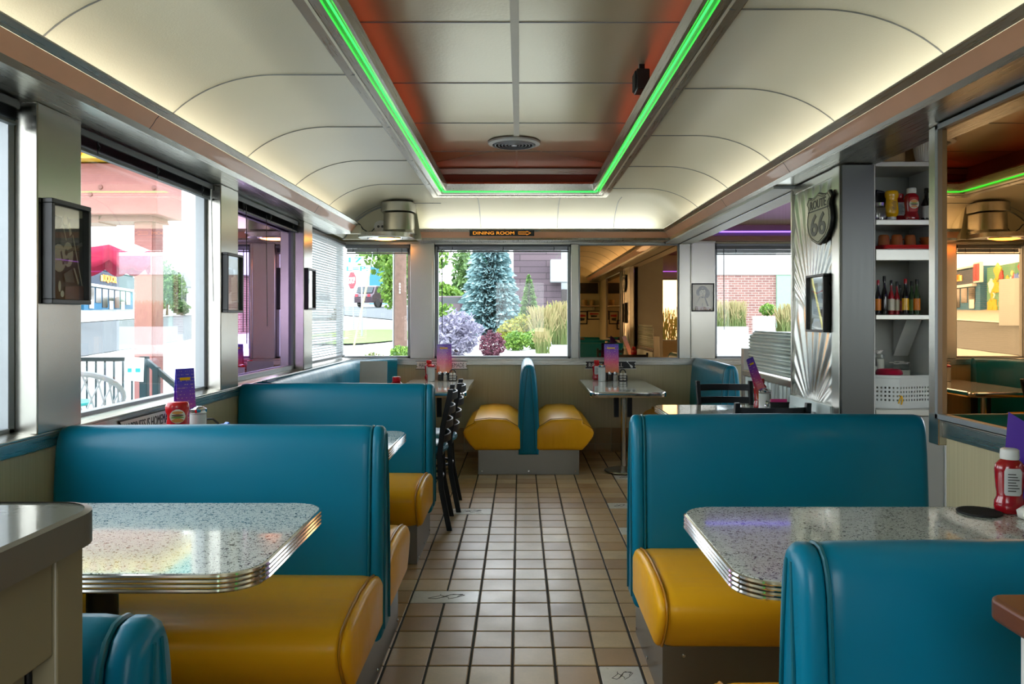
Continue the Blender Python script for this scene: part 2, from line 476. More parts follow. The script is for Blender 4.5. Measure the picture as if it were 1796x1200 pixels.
# side room shell
struct('wall_side', boxes((XS, XS + .12, .5, 4.2, 0, 2.8), (XS, XS + .12, 4.2, YB, 0, .88), (XS, XS + .12, 4.2, YB, 2.05, 2.8), (XS, XS + .12, 6.95, YB, .88, 2.05)), 'cream', smooth=0)
struct('wall_side_rear', boxes((XR + .25, 2.1, .5, .62, 0, 2.8), (2.1, 3.9, .5, .62, 0, .85), (2.1, 3.9, .5, .62, 2.0, 2.8), (3.9, XS, .5, .62, 0, 2.8)), 'cream', smooth=0)
# wall behind the camera
struct('wall_front', boxes((XL - .2, -.55, YF - .12, YF, 0, 2.8), (.55, XR + .25, YF - .12, YF, 0, 2.8), (-.55, .55, YF - .12, YF, 2.05, 2.8)), 'cream', smooth=0)
struct('roof', boxes((XL - .25, XS + .15, YF - .15, YB + .2, 2.8, 2.9)), 'offwhite', smooth=0)  # unseen slab, added to stop sky light leaking past the ceiling

# steel pilasters between the windows
def pilaster(n, q, mats='steel', extra=None):
    b = MB().box(*q)
    if extra: b.box(*extra)
    return struct('trim_%d' % n, b, mats, bevel=.004)
pilaster(4, (-1.76, -1.60, 2.56, 2.817, .884, 1.99))
pilaster(5, (-1.76, -1.60, 4.13, 4.385, .884, 1.99))
pilaster(6, (-1.76, -1.60, 5.716, 5.95, .884, 1.99))
pilaster(7, (-1.045, -.811, YB - .03, YB + .03, .885, 1.985), 'steel', (-.835, -.811, YB - .042, YB - .02, .885, 1.985))
pilaster(8, (.485, .56, YB - .02, YB + .03, .885, 1.985), 'steel')
pilaster(9, (1.513, 1.856, YB - .03, YB + .03, .885, 1.99), 'steel', (1.62, 1.632, YB - .045, YB - .03, .885, 1.99))
pilaster(10, (XR - .03, XR + .02, 2.86, 2.93, .80, 1.99), 'steel')
# brushed fascia over the windows of the back wall
struct('trim_11', boxes((-1.76, 1.86, YB - .02, YB + .05, 1.975, 2.0)), 'steelx')

# ------------------------------------------------------------------ ceiling
def cv(d):
    if d <= 0: return 1.87
    if d >= .57: return 2.32
    return 1.87 + .45 * math.sqrt(max(0, 1 - ((.57 - d) / .57) ** 2))
def hgt(x, y):
    zl = cv(x - XL); zr = cv(XR - x)
    zb = cv(YB - y) if x > -.96 else 9.
    return max(2.0, min(zl, zr, zb))
xs = [XL + .57 * (1 - math.cos(PI / 2 * k / 14)) for k in range(15)] + [-.96, -.955, -.85, -.74, -.70]
xsr = [-x - .04 for x in xs if x not in (-.96, -.955)][::-1]
xs2 = sorted(set([round(x, 5) for x in xs + [-.4, -.2, 0, .2, .4] + [(.70), .74, .85, .95] + [XR - .57 * (1 - math.cos(PI / 2 * k / 14)) for k in range(15)]]))
ys2 = sorted(set([round(y, 5) for y in [YF + k * .2 for k in range(36)] + [6.62, 6.7] + [YB - .57 * (1 - math.cos(PI / 2 * k / 14)) for k in range(15)]]))
ys2 = [y for y in ys2 if y <= YB]
b = MB(); idx = {}
for j, y in enumerate(ys2):
    for i, x in enumerate(xs2):
        idx[i, j] = len(b.v); b.v.append((x, y, hgt(x, y)))
for j in range(len(ys2) - 1):
    for i in range(len(xs2) - 1):
        xm, ym = (xs2[i] + xs2[i + 1]) / 2, (ys2[j] + ys2[j + 1]) / 2
        if abs(xm) < .70 and ym < 6.62: continue
        if xm < -.96 and ym > 7.06: continue
        b.f.append((idx[i, j], idx[i, j + 1], idx[i + 1, j + 1], idx[i + 1, j])); b.mi.append(0); b.att.append(None)
ceil = struct('ceiling', b, 'ceil', smooth=40)
# raised bead seams between the ceiling sheets
b = MB()
def seam_side(y, x0, x1):
    pts = [(x, y, hgt(x, y) - .001) for x in [mix(x0, x1, (k / 40)) for k in range(41)]]
    b.tube(pts, .0035, 6)
for k in range(-3, 5): seam_side(3.32 + k * .905, XL + .08, -.71) if 3.32 + k * .905 < 7.0 else None
for k in range(-3, 5): seam_side(3.52 + k * .905, .71, XR - .08) if 3.52 + k * .905 < 6.7 else None
for x in (-.37, .35, .88):
    b.tube([(x, y, hgt(x, y) - .001) for y in [mix(6.68, YB - .1, k / 20) for k in range(21)]], .0035, 6)
b.obj('seams', 'alum', ceil)
# arched end piece where the cove stops beside the corner hood
b = MB()
pr = [(x, hgt(x, 5)) for x in xs2 if x <= -.9]
b.prism([(XL, 1.99)] + pr + [(-.9, 1.99)], 7.03, 7.08, 'y')
struct('trim_12', b, 'cream', smooth=0)
b = MB(); b.tube([(x, 7.028, z - .006) for x, z in pr], .006, 6)
struct('trim_13', b, 'alum')
struct('ceiling_return', boxes((-.965, -.957, 7.05, YB, 2.0, 2.32)), 'ceil', smooth=0)
# recessed centre panel of the ceiling
HC2 = 2.637
M['batten'] = plain('pale_batten', '#cfcdbb', .45)
b = MB().box(-.95, .95, YF, 7.02, HC2, HC2 + .02)
tray = struct('ceiling_panel', b, 'ceilc', smooth=0)
b = MB()
for k in range(-3, 4):
    y = 3.56 + k * .92
    if y < 7.0: b.box(-.95, .95, y - .003, y + .003, HC2 - .004, HC2 + .001)
b.obj('seams', 'alum', tray)
b = MB().box(-.045, -.005, YF, 5.85, HC2 - .006, HC2 + .001)
b.box(-.035, -.02, 6.1, 7.0, HC2 - .005, HC2 + .001)
b.bar((-.03, 6.15, HC2 - .001), (-.9, 6.9, HC2 - .001), .006, .005); b.bar((-.03, 6.15, HC2 - .001), (.9, 6.9, HC2 - .001), .006, .005)
b.obj('centre_batten', 'batten', tray)
b = MB().box(-.97, -.95, YF, 7.04, 2.33, HC2 + .02).box(.95, .97, YF, 7.04, 2.33, HC2 + .02).box(-.97, .97, 7.02, 7.04, 2.33, HC2 + .02)
struct('trim_14', b, 'brown_ceil')
struct('trim_15', boxes((-.95, .95, 6.99, 7.018, 2.575, 2.625), (-.95, .95, 6.93, 7.018, 2.45, 2.47)), 'steelx')
# steel rail framing the recess
prof = [(.747, 2.312), (.668, 2.330), (.664, 2.362), (.640, 2.364), (.637, 2.350), (.622, 2.352), (.615, 2.408), (.650, 2.43), (.70, 2.35), (.747, 2.335)]
def sweep(prof, path, closed=False):
    """profile (offset, z) swept along a list of (function offset->(x,y))"""
    b = MB(); n = len(prof)
    rs = [[(*fn(o), z) for o, z in prof] for fn in path]
    return b.rings(rs)
YE = 5.92
path = [lambda o: (-o, YF), lambda o: (-o, YE + o), lambda o: (o, YE + o), lambda o: (o, YF)]
b = sweep(prof, path); struct('trim_16', b, 'steelh', smooth=20)
# green neon tube running in the rail groove
b = MB()
rn = random.Random(2)
pts = [(-.650 + rn.uniform(-.0015, .0015), y * .3 + YF + .1, 2.347 + rn.uniform(-.001, .001)) for y in range(0, 23)] + [(-.650, YE + .64, 2.347), (-.64, YE + .652, 2.347)]
pts += [(x * .14, YE + .655 + rn.uniform(-.002, .002), 2.347) for x in range(-4, 5)] + [(.64, YE + .652, 2.347), (.65, YE + .64, 2.347)]
pts += [(.650, y * .3 + YF + .1, 2.347) for y in range(22, -1, -1)]
o = b.tube(pts, .0042, 8).obj('neon_tube', 'green_neon'); tag(o, 'bright green neon tube running round the recessed ceiling panel', 'neon light')

# cornice with salmon enamel band hiding the cove lamps
cor_m = [(.338, 2.087), (.338, 2.082), (.315, 2.061), (.308, 2.064), (.322, 2.080), (.322, 2.087)]
cor_b = [(.313, 2.060), (.300, 2.046), (.288, 2.026), (.274, 2.008), (.266, 2.010), (.280, 2.030), (.292, 2.050), (.306, 2.064)]
cor_l = [(.275, 2.009), (.262, 1.990), (-.02, 1.990), (-.02, 2.004), (.252, 2.004), (.266, 2.014)]
WL_, WR_ = -1.715, 1.64
pl = [lambda o: (WL_ + o, YF), lambda o: (WL_ + o, 6.60)]
prr = [lambda o: (WR_ - o, YF), lambda o: (WR_ - o, YB - o), lambda o: (-.955, YB - o)]
struct('trim_17', sweep(cor_m, pl), 'steelh', smooth=25); struct('trim_18', sweep(cor_l, pl), 'steelh', smooth=25)
struct('trim_19', sweep(cor_m, prr), 'steelh', smooth=25); struct('trim_20', sweep(cor_l, prr), 'steelh', smooth=25)
struct('trim_21', sweep(cor_b, pl), 'pink', smooth=60); struct('trim_22', sweep(cor_b, prr), 'pink', smooth=60)
# joints in the enamel band
b = MB()
for y in (3.0, 5.4): b.prism([(WL_ + o, z - .001) for o, z in cor_b], y, y + .004, 'y')
for y in (3.9, 5.1): b.prism([(WR_ - o, z - .001) for o, z in cor_b], y, y + .004, 'y')
struct('trim_23', b, 'blackm')
b = MB().box(WL_ + .25, WL_ + .345, 6.60, 6.66, 1.995, 2.07)
o = b.obj('junction_box', 'cream', bevel=.004); tag(o, 'small beige box closing the end of the salmon band above the blinds', 'junction box')

# ------------------------------------------------------------------ lights the place has
def area(name, loc, rot, sx, sy, power, col, spread=180):
    l = bpy.data.lights.new(name, 'AREA'); l.shape = 'RECTANGLE'; l.size = sx; l.size_y = sy; l.energy = power; l.color = col; l.spread = R(spread)
    o = bpy.data.objects.new(name, l); COL.objects.link(o); o.location = loc; o.rotation_euler = rot; return o
UP = (R(180), 0, 0)
COOL = (1., 1., .86)
area('cove_lamp_left', (-1.50, 2.95, 2.03), UP, .05, 7.0, 5.2, COOL)
area('cove_lamp_right', (1.43, 3.2, 2.03), UP, .05, 7.4, 5.2, COOL)
area('cove_lamp_back', (.2, 7.2, 2.03), UP, 2.2, .05, 2.4, (.96, 1., .93))
area('tray_glow_left', (-.80, 2.9, 2.40), UP, .04, 6.6, .8, (1., .10, .03))
area('tray_glow_right', (.80, 2.9, 2.40), UP, .04, 6.6, .8, (1., .10, .03))
area('tray_glow_back', (0, 6.85, 2.42), UP, 1.6, .04, .3, (1., .10, .03))
# sky
w = bpy.data.worlds.new('sky'); SC.world = w; w.use_nodes = True
nt = w.node_tree; bg = nt.nodes['Background']
tc = nt.nodes.new('ShaderNodeTexCoord'); sp = nt.nodes.new('ShaderNodeSeparateXYZ'); nt.links.new(tc.outputs['Generated'], sp.inputs[0])
rp = nt.nodes.new('ShaderNodeValToRGB'); nt.links.new(sp.outputs[2], rp.inputs[0])
rp.color_ramp.elements[0].position = 0.; rp.color_ramp.elements[0].color = (.93, .98, 1., 1)
rp.color_ramp.elements[1].position = .8; rp.color_ramp.elements[1].color = (.78, .89, 1., 1)
nt.links.new(rp.outputs[0], bg.inputs[0]); bg.inputs[1].default_value = 3.3
sun = bpy.data.lights.new('sun', 'SUN'); sun.energy = 1.0; sun.angle = R(12); sun.color = (1, .96, .9)
so = bpy.data.objects.new('sun', sun); COL.objects.link(so); so.rotation_euler = (R(38), R(-18), R(20))
SC.view_settings.exposure = 0.98
SC.cycles.max_bounces = 10; SC.cycles.diffuse_bounces = 5; SC.cycles.glossy_bounces = 6; SC.cycles.transparent_max_bounces = 24
SC.cycles.sample_clamp_indirect = 6; SC.cycles.caustics_reflective = False; SC.cycles.caustics_refractive = False
SC.cycles.use_denoising = True

# ------------------------------------------------------------------ windows
NW = [0]
def window(side, a0, a1, z0=.885, z1=1.985, plane=None, glass='glass', fr=.03, depth=.05, mull=()):
    """framed fixed light; a0..a1 along the wall"""
    NW[0] += 1
    b = MB()
    def bx(u0, u1, w0, w1, p0, p1):
        b.box(u0, u1, p0, p1, w0, w1) if side in ('back', 'rear') else b.box(p0, p1, u0, u1, w0, w1)
    p = plane
    bx(a0, a0 + fr, z0, z1, p - depth / 2, p + depth / 2); bx(a1 - fr, a1, z0, z1, p - depth / 2, p + depth / 2)
    bx(a0, a1, z0, z0 + fr * .8, p - depth / 2, p + depth / 2); bx(a0, a1, z1 - fr, z1, p - depth / 2, p + depth / 2)
    for m_ in mull: bx(m_ - fr / 2, m_ + fr / 2, z0, z1, p - depth / 2, p + depth / 2)
    o = struct('window_%d' % NW[0], b, 'alum', bevel=.003)
    g = MB()
    def gx(u0, u1, w0, w1, p0, p1):
        g.box(u0, u1, p0, p1, w0, w1) if side in ('back', 'rear') else g.box(p0, p1, u0, u1, w0, w1)
    gx(a0 + fr, a1 - fr, z0 + fr * .8, z1 - fr, p - .002, p + .002)
    g.obj('pane', glass, o, smooth=0)
    return o
XG = -1.70
window('left', .35, 2.56, plane=XG, mull=(1.4,))
window('left', 2.817, 4.13, plane=XG)
window('left', 5.95, 7.36, plane=XG - .02)
window('back', -1.73, -1.045, plane=YB + .04)
window('back', -.811, .485, plane=YB + .04)
window('back', 1.856, 3.45, plane=YB + .04)
window('side', 4.2, 6.95, .88, 2.05, XS + .06)  # unseen window, added to bring daylight into the side room
window('rear', 2.1, 3.9, .85, 2.0, .56)
# unseen glazed door, added behind the camera to let light in
b = MB().box(-.55, -.48, YF - .08, YF - .03, 0, 2.05).box(.48, .55, YF - .08, YF - .03, 0, 2.05).box(-.48, .48, YF - .08, YF - .03, 1.98, 2.05).box(-.48, .48, YF - .08, YF - .03, 0, 1.0)
d = struct('added_door', b, 'alum', bevel=.004); MB().box(-.48, .48, YF - .06, YF - .055, 1.0, 1.98).obj('pane', 'glass', d, smooth=0)
MB().tube([(-.42, YF - .03, .9), (-.42, YF + .03, .92), (-.42, YF + .03, 1.2), (-.42, YF - .03, 1.22)], .009).obj('door_handle', 'steel', d)

# tinted mirrors set in steel frames
def wall_mirror(label, side, a0, a1, z0, z1, plane, glass, fr=.02, group=None):
    root = thing('wall_mirror', label, 'mirror', (0, 0, 0))
    b = MB(); s = 1 if side == 'left' else -1
    if side == 'back':
        b.box(a0, a0 + fr, plane - .02, plane + .02, z0, z1).box(a1 - fr, a1, plane - .02, plane + .02, z0, z1)
        b.box(a0, a1, plane - .02, plane + .02, z0, z0 + fr).box(a0, a1, plane - .02, plane + .02, z1 - fr, z1)
        g = MB().box(a0 + .005, a1 - .005, plane - .002, plane + .01, z0 + .005, z1 - .005)
    else:
        b.box(plane - s * .02, plane + s * .02, a0, a0 + fr, z0, z1).box(plane - s * .02, plane + s * .02, a1 - fr, a1, z0, z1)
        b.box(plane - s * .02, plane + s * .02, a0, a1, z0, z0 + fr).box(plane - s * .02, plane + s * .02, a0, a1, z1 - fr, z1)
        g = MB().box(plane + s * .002, plane - s * .01, a0 + .005, a1 - .005, z0 + .005, z1 - .005)
    b.obj('frame', 'alum', root, bevel=.002); g.obj('mirror_glass', glass, root, smooth=0)
    return root
wall_mirror('amber tinted mirror on the back wall reflecting the diner, beside the portrait pilaster', 'back', .56, 1.513, .885, 1.975, YB - .0, 'amber', .012)
wall_mirror('amber tinted mirror reflecting the street, over the table with the red ketchup', 'right', .92, 2.858, .90, 1.985, XR - .025, 'amber', .02)
wall_mirror('purple tinted pane in the window wall between two framed pictures', 'left', 4.385, 5.716, .895, 1.98, XG + .01, 'purple', .03)
# ------------------------------------------------------------------ booths
def seat_profile(D, crown=0.):
    """(y, z) outline of a seat cushion seen from its end, D = depth from the middle of the back"""
    return [(.055, .205), (.055, .37), (.09, .395), (.18, .412 + crown), (.32, .420 + crown), (.44, .414 + crown * .8), (D - .09, .405 + crown * .4), (D - .04, .393), (D - .012, .372),
            (D - .002, .345), (D - .012, .31), (D - .05, .255), (D - .09, .212), (D - .10, .205)]
def back_profile():
    L = [(-.082, .165), (-.086, .30), (-.082, .45), (-.075, .60), (-.066, .74), (-.058, .82), (-.050, .855), (-.036, .88), (-.018, .892)]
    return L + [(0, .894)] + [(-y, z) for y, z in L[::-1]]
def inset_sections(prof, xs_ins, bulge=None):
    cy = sum(p[0] for p in prof) / len(prof); cz = sum(p[1] for p in prof) / len(prof)
    rs = []
    pr = prof[::-1] if sum(prof[i][0] * prof[(i + 1) % len(prof)][1] - prof[(i + 1) % len(prof)][0] * prof[i][1] for i in range(len(prof))) < 0 else prof
    for x, d in xs_ins: rs.append([(x, p[0], p[1]) for p in offset(pr, -d)])
    return rs
def booth(label, loc, rz, L, sides=(1,), D=.59, crown=0., group='teal and yellow diner booths', pleat=True):
    root = thing('booth_bench', label, 'booth bench', loc, rz, group)
    # backrest cushions
    bp = back_profile()
    e = .040
    b = MB().rings(inset_sections(bp, [(e, .016), (e + .004, .007), (e + .012, .002), (e + .03, 0), (L * .5, -.004), (L - .03, 0), (L - .01, .004), (L, .014)]))
    b.obj('backrest', 'teal', root, smooth=50)
    # boxed end of the back with a pleat down the middle
    ins = [(-.004, .022), (0., .012), (.006, .005), (.014, .001), (e - .008, .001), (e - .001, .007)]
    b = MB().rings(inset_sections(bp, ins))
    ep = b.obj('end_panel', 'teal', root, smooth=50)
    pp = [(e + .002, y * .985, z - .003 if z > .8 else z) for y, z in bp]
    MB().tube(pp, .0045, 6).obj('piping', 'piping', root)
    if pleat:
        for s in (-1, 1):
            MB().tube([(-.004, s * .010, .865), (-.0065, s * .028, .70), (-.0075, s * .045, .45), (-.006, s * .055, .2)], .0035, 6).obj('pleat', 'piping', ep)
    for s in sides:
        sp_ = [(y * s, z) for y, z in seat_profile(D, crown)]
        b = MB().rings(inset_sections(sp_, [(.024, .020), (.028, .009), (.038, .003), (.06, 0), (L * .5, -.003), (L - .02, 0), (L - .004, .01)]))
        st = b.obj('seat', 'yellow', root, smooth=50)
        b = MB().rings(inset_sections(sp_, [(-.006, .024), (-.001, .012), (.006, .004), (.014, .001), (.020, .003), (.026, .010)]))
        b.obj('seat_end_panel', 'yellow', st, smooth=50)
        MB().tube([(.024, y * (1.0 if y * s < .06 else .999), z) for y, z in sp_] , .0045, 6, closed=True).obj('seat_piping', 'ypiping', st)
    lo = -(D - .12) if -1 in sides else -.085
    hi = (D - .12) if 1 in sides else .085
    b = MB().box(.03, L, lo, hi, .001, .203)
    ba = b.obj('base', 'steeld', root, bevel=.002)
    for y in (lo + .03, (lo + hi) / 2, hi - .03):
        MB().lathe([(.0001, .0), (.005, .001), (.006, .004), (.004, .006)], seg=8, mat=Matrix.Translation((.031, y, .03)) @ Matrix.Rotation(R(-90), 4, 'Y')).obj('screw', 'chrome', ba)
    for y, s in ((lo, -1), (hi, 1)):
        for x in (.10, L * .5):
            MB().lathe([(.0001, .0), (.006, .001), (.006, .003), (.003, .005)], seg=8, mat=Matrix.Translation((x, y - .001 * s, .165)) @ Matrix.Rotation(R(-90 * s), 4, 'X')).obj('screw', 'chrome', ba)
    return root
LL = 1.12
booth('teal booth back with wide yellow seat, double bench beside the first picture pilaster', (-.475, 2.72, 0), PI, 1.135, (1, -1), .60)
booth('single teal booth bench whose back hides the first dining chair', (-.50, 4.46, 0), PI, 1.11, (1,), .60)
booth('teal booth back end peeking out beside the steel service counter', (-.462, .975, 0), PI, 1.15, (-1,), .60)
booth('long teal booth back with yellow seat facing the table with the black coaster', (.437, 3.03, 0), 0, 1.135, (-1,), .62)
booth('teal booth back seen from behind, between the coaster table and the wooden stand', (.457, 1.30, 0), 0, 1.115, (1,), .60)
booth('short double booth end-on against the back wall, yellow seats both sides of a teal back', (.07, 6.235, 0), R(90), 1.12, (1, -1), .53, .04)
booth('teal booth back with yellow seat against the back wall under the portrait pilaster', (1.69, 6.16, 0), R(90), 1.19, (1,), .53, .02)

# banquette along the window wall turning the corner under the slatted blind
def banquette():
    root = thing('corner_banquette', 'teal corner banquette under the lowered slatted blind, its back curving along two walls', 'banquette', (0, 0, 0))
    path = [(-1.47, 4.62), (-1.47, 5.6), (-1.47, 6.65), (-1.44, 6.87), (-1.33, 7.06), (-1.25, 7.16), (-1.20, 7.19), (-1.145, 7.20)]
    def sect(prof, th):
        rs = []
        for i, p in enumerate(path):
            a = Vector(path[max(0, i - 1)]); c = Vector(path[min(len(path) - 1, i + 1)]); d = (c - a).normalized(); n = Vector((d.y, -d.x))
            rs.append([(p[0] + n.x * o, p[1] + n.y * o, z) for o, z in prof])
        return rs
    bp = [(-.12, .25), (-.12, .80), (-.115, .865), (-.10, .888), (-.05, .892), (-.02, .885), (-.002, .865), (.012, .80), (.03, .62), (.045, .40), (.03, .25)]
    MB().rings(sect(bp, 0)).obj('backrest', 'teal', root, smooth=50)
    for zz, oo in ((.897, -.045), (.893, -.07)):
        MB().tube([(r[0][0], r[0][1], zz) for r in sect([(oo, zz)], 0)], .0045, 6).obj('piping', 'piping', root)
    sp_ = [(.0, .22), (.0, .40), (.10, .44), (.26, .445), (.33, .42), (.36, .385), (.35, .32), (.32, .22)]
    MB().rings(sect([(o, z) for o, z in sp_], 0)[:4]).obj('seat', 'yellow', root, smooth=50)
    MB().rings(sect([(-.1, .002), (-.1, .22), (.26, .22), (.26, .002)], 0)[:4]).obj('base', 'steeld', root, smooth=20)
banquette()
b = MB().prism(rrect(-.112, .112, -.16, .16, .004), 0, .008)
o = b.obj('placard', 'label', None, bevel=.001, loc=(-1.21, 6.93, .735), rot=(R(78), 0, R(12)))
o.location = (-1.215, 6.40, .735 + .02); o.rotation_euler = (R(80), 0, R(4))
tag(o, 'plain grey menu placard standing against the corner banquette', 'placard')

# ------------------------------------------------------------------ tables
def table(label, cx, cy, w, d, rr=.09, corners=(1, 1, 1, 1), top=.712, th=.042, ped=True, px_=None, group='grey speckled tables with ribbed metal edges', ribs=3, name='diner_table'):
    """w along x, d along y"""
    root = thing(name, label, 'table', (cx, cy, 0), 0, group)
    out = rrect(-w / 2, w / 2, -d / 2, d / 2, rr, 8, corners)
    ins = offset(out, -.006)
    MB().prism(ins, top - th + .006, top).obj('tabletop', 'lam', root, bevel=.002)
    rs = []; prof = [(-.007, top - .001)]
    h = (th - .002) / ribs
    for k in range(ribs):
        z = top - .001 - k * h
        prof += [(.0, z - h * .12), (.0025, z - h * .5), (.0, z - h * .88), (-.004, z - h)]
    prof += [(-.012, top - th)]
    for o_, z in prof: rs.append([(x, y, z) for x, y in offset(out, o_)])
    MB().rings(rs, True, False).obj('edge_band', 'chrome', root, smooth=40)
    if ped:
        x = px_ if px_ is not None else 0
        b = MB().lathe([(.155, .012), (.15, .018), (.07, .035), (.045, .06), (.038, .09), (.038, top - .09), (.10, top - .06), (.12, top - th - .001)], x, 0, 24)
        b.obj('pedestal', 'blackm', root)
    return root
table('large speckled table facing the first yellow bench, beyond the steel counter', -1.09, 2.015, 1.02, .66, .10, (1, 0, 0, 1), th=.044, ribs=4)
table('speckled table between the first two teal booth backs, its rounded end showing', -1.08, 3.50, 1.05, .68, .09, (1, 0, 0, 1), th=.044, ribs=4)
table('speckled table on which the black round coaster lies', 1.022, 1.965, 1.106, .665, .10, (0, 1, 1, 0), th=.044, ribs=4)
table('speckled table beside the corrugated partition with two black chairs', 1.19, 4.63, .66, .72, .07, th=.042)
t = table('small pale table under the HAPPINESS IS HOMEMADE sign', -.725, 6.68, .60, 1.25, .06, (0, 0, 1, 1), top=.692, th=.046, ribs=1, ped=False)
def wall_leg(t, y=-.3):
    b = MB().lathe([(.022, .05), (.022, .64)], 0, y, 14); b.lathe([(.16, .012), (.155, .02), (.03, .05)], 0, y, 20); b.obj('pedestal', 'steel', t)
    b = MB()
    for s in (-1, 1): b.box(s * .055 - .02, s * .055 + .02, y + .02, y + .05, .45, .645)
    b.obj('bracket', 'blackm', t)
wall_leg(t)
t = table("small pale table under the ROCK N' ROLL sign", .855, 6.68, .60, 1.25, .06, (0, 0, 1, 1), top=.692, th=.046, ribs=1, ped=False)
wall_leg(t)
table('table hidden behind the second teal booth back, beside the two dining chairs', -1.035, 5.06, .40, .82, .07, top=.69)

# ------------------------------------------------------------------ ladder-back chairs
def chair(label, loc, rz, group='black ladder-back chairs'):
    """faces -y (back at +y)"""
    r = thing('dining_chair', label, 'chair', loc, rz, group)
    H = .845
    for s in (-1, 1):
        pts = [(s * .17, .215, .0), (s * .168, .165, .25), (s * .168, .155, .44), (s * .172, .175, .62), (s * .178, .215, .80), (s * .178, .222, H)]
        b = MB(); rs = []
        for x, y, z in pts: rs.append([(x - .013, y - .016, z), (x + .013, y - .016, z), (x + .013, y + .016, z), (x - .013, y + .016, z)])
        b.rings(rs); b.obj('leg', 'blackm', r, bevel=.003)
        b = MB(); b.bar((s * .175, -.20, 0), (s * .155, -.15, .44), .026, .026); b.obj('leg', 'blackm', r, bevel=.003)
    for k, z in enumerate((.545, .63, .715, .80)):
        yb = .16 + .05 * (z - .5) / .3
        b = MB(); rs = []
        for i in range(9):
            t_ = i / 8; x = mix(-.172, .172, t_); y = yb + .045 * math.sin(PI * t_) ** .8
            rs.append([(x, y - .005, z - .022), (x, y + .005, z - .022), (x, y + .005, z + .022), (x, y - .005, z + .022)])
        b.rings(rs); b.obj('slat', 'blackm', r, bevel=.002)
    MB().lathe([(.02, .452), (.17, .452), (.195, .458), (.203, .475), (.198, .492), (.17, .508), (.10, .514), (.001, .516)], 0, 0, 28).obj('seat', 'teal', r)
    MB().tube([(.175 * math.cos(a), .0 + .165 * math.sin(a), .438) for a in [2 * PI * k / 24 for k in range(24)]], .012, 8, True).obj('seat_frame', 'blackm', r)
    MB().tube([(.155 * math.cos(a), .01 + .16 * math.sin(a), .30) for a in [2 * PI * k / 24 for k in range(24)]], .009, 8, True).obj('foot_ring', 'blackm', r)
    return r
c1 = chair('black ladder-back chair with teal seat tucked behind the second booth back', (-.645, 4.775, .001), R(-90 + 3))
dup(c1, (-.625, 5.21, .001), R(-90 + 3), 'black ladder-back chair with teal seat, the one closer to the back wall table')
dup(c1, (1.27, 4.10, .001), R(180), 'black ladder-back chair with only its top rail showing over the long teal booth back')
dup(c1, (1.385, 5.02, .001), R(0), 'black ladder-back chair between the speckled table and the teal booth by the partition')

# ------------------------------------------------------------------ counter and stand close to the camera
def counter():
    r = thing('service_counter', 'steel-edged service counter with a grey top and rounded corner', 'counter', (0, 0, 0))
    out = rrect(-1.25, -.378, .02, .712, .045, 8, (1, 0, 0, 0))
    MB().prism(out, 1.078, 1.102).obj('worktop', 'steelw', r, bevel=.002)
    rs = [[(x, y, z) for x, y in offset(out, o_)] for o_, z in ((-.004, 1.1035), (.002, 1.102), (.002, 1.074), (-.004, 1.072))]
    MB().rings(rs, True, False).obj('edge_band', 'edgew', r)
    MB().box(-1.2, -.40, .03, .69, .08, .12).box(-1.2, -1.17, .03, .69, .12, 1.072).box(-1.17, -.42, .66, .69, .12, 1.072).box(-1.17, -.425, .60, .61, .12, 1.04).obj('carcass', 'cdark', r, bevel=.002)
    MB().box(-.415, -.393, .655, .695, 0, 1.072).obj('post', 'cbeige', r, bevel=.002)
    MB().box(-.415, -.393, .03, .065, 0, 1.072).obj('post', 'cbeige', r, bevel=.002)
    MB().box(-.412, -.396, .065, .655, .985, 1.072).obj('rail', 'cbeige', r, bevel=.002)
    MB().box(-.430, -.415, .065, .56, .10, .985).obj('side_panel', 'cpanel', r, bevel=.002)
    MB().box(-.428, -.410, .60, .640, .10, .985).obj('inner_stile', 'steeld', r, bevel=.002)
    MB().box(-.414, -.4135, .42, .56, .60, .93).obj('notice', 'bluepaper', r)
M['steelw'] = plain('worktop_laminate', '#8d9088', .12, .0, coat=.5, bumps=.05)
M['edgew'] = plain('worktop_edge', '#6d675c', .35, .3)
M['cbeige'] = plain('counter_frame_enamel', '#7d7256', .45)
M['cpanel'] = plain('counter_side_brown', '#2c261c', .5, var=.2)
M['cdark'] = plain('counter_inside', '#3a3a38', .5)
M['bluepaper'] = plain('blue_notice', '#1d3f8c', .5)
counter()
def stand():
    r = thing('wooden_stand', 'brown wooden-topped stand with white legs at the picture edge', 'stand', (0, 0, 0))
    MB().prism(rrect(.608, 1.15, .55, 1.01, .02, 4), .882, .912).obj('tabletop', 'wood', r, bevel=.006, seg=3)
    for x, y in ((.655, .97), (1.11, .97), (.655, .60), (1.11, .60)):
        MB().box(x - .016, x + .016, y - .016, y + .016, 0, .882).obj('leg', 'offwhite', r, bevel=.002)
    MB().box(.665, 1.10, .96, .985, .82, .880).box(.647, .664, .62, .955, .82, .880).obj('apron', 'offwhite', r, bevel=.002)
    MB().box(.672, 1.10, .60, .95, .20, .215).obj('shelf', 'offwhite', r)
stand()
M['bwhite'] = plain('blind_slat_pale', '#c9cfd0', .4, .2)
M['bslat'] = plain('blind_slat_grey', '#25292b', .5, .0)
M['bsteel'] = plain('blind_rail_enamel', '#5a6062', .45, .2)
M['shieldn'] = plain('shield_numerals', '#4a4c48', .4)
M['shieldf'] = plain('shield_face', '#b5b49c', .4, .2)
M['orange_glow'] = plain('orange_enamel_glow', '#ff9c28', .4, emit=.6)  # emission added to brighten orange lettering that is no lamp
M['picglass'] = glass_thin('picture_glass', (.97, .97, .97, 1), .045, .0)
M['pinkwood'] = plain('rose_brown_enamel', '#8c6353', .35)
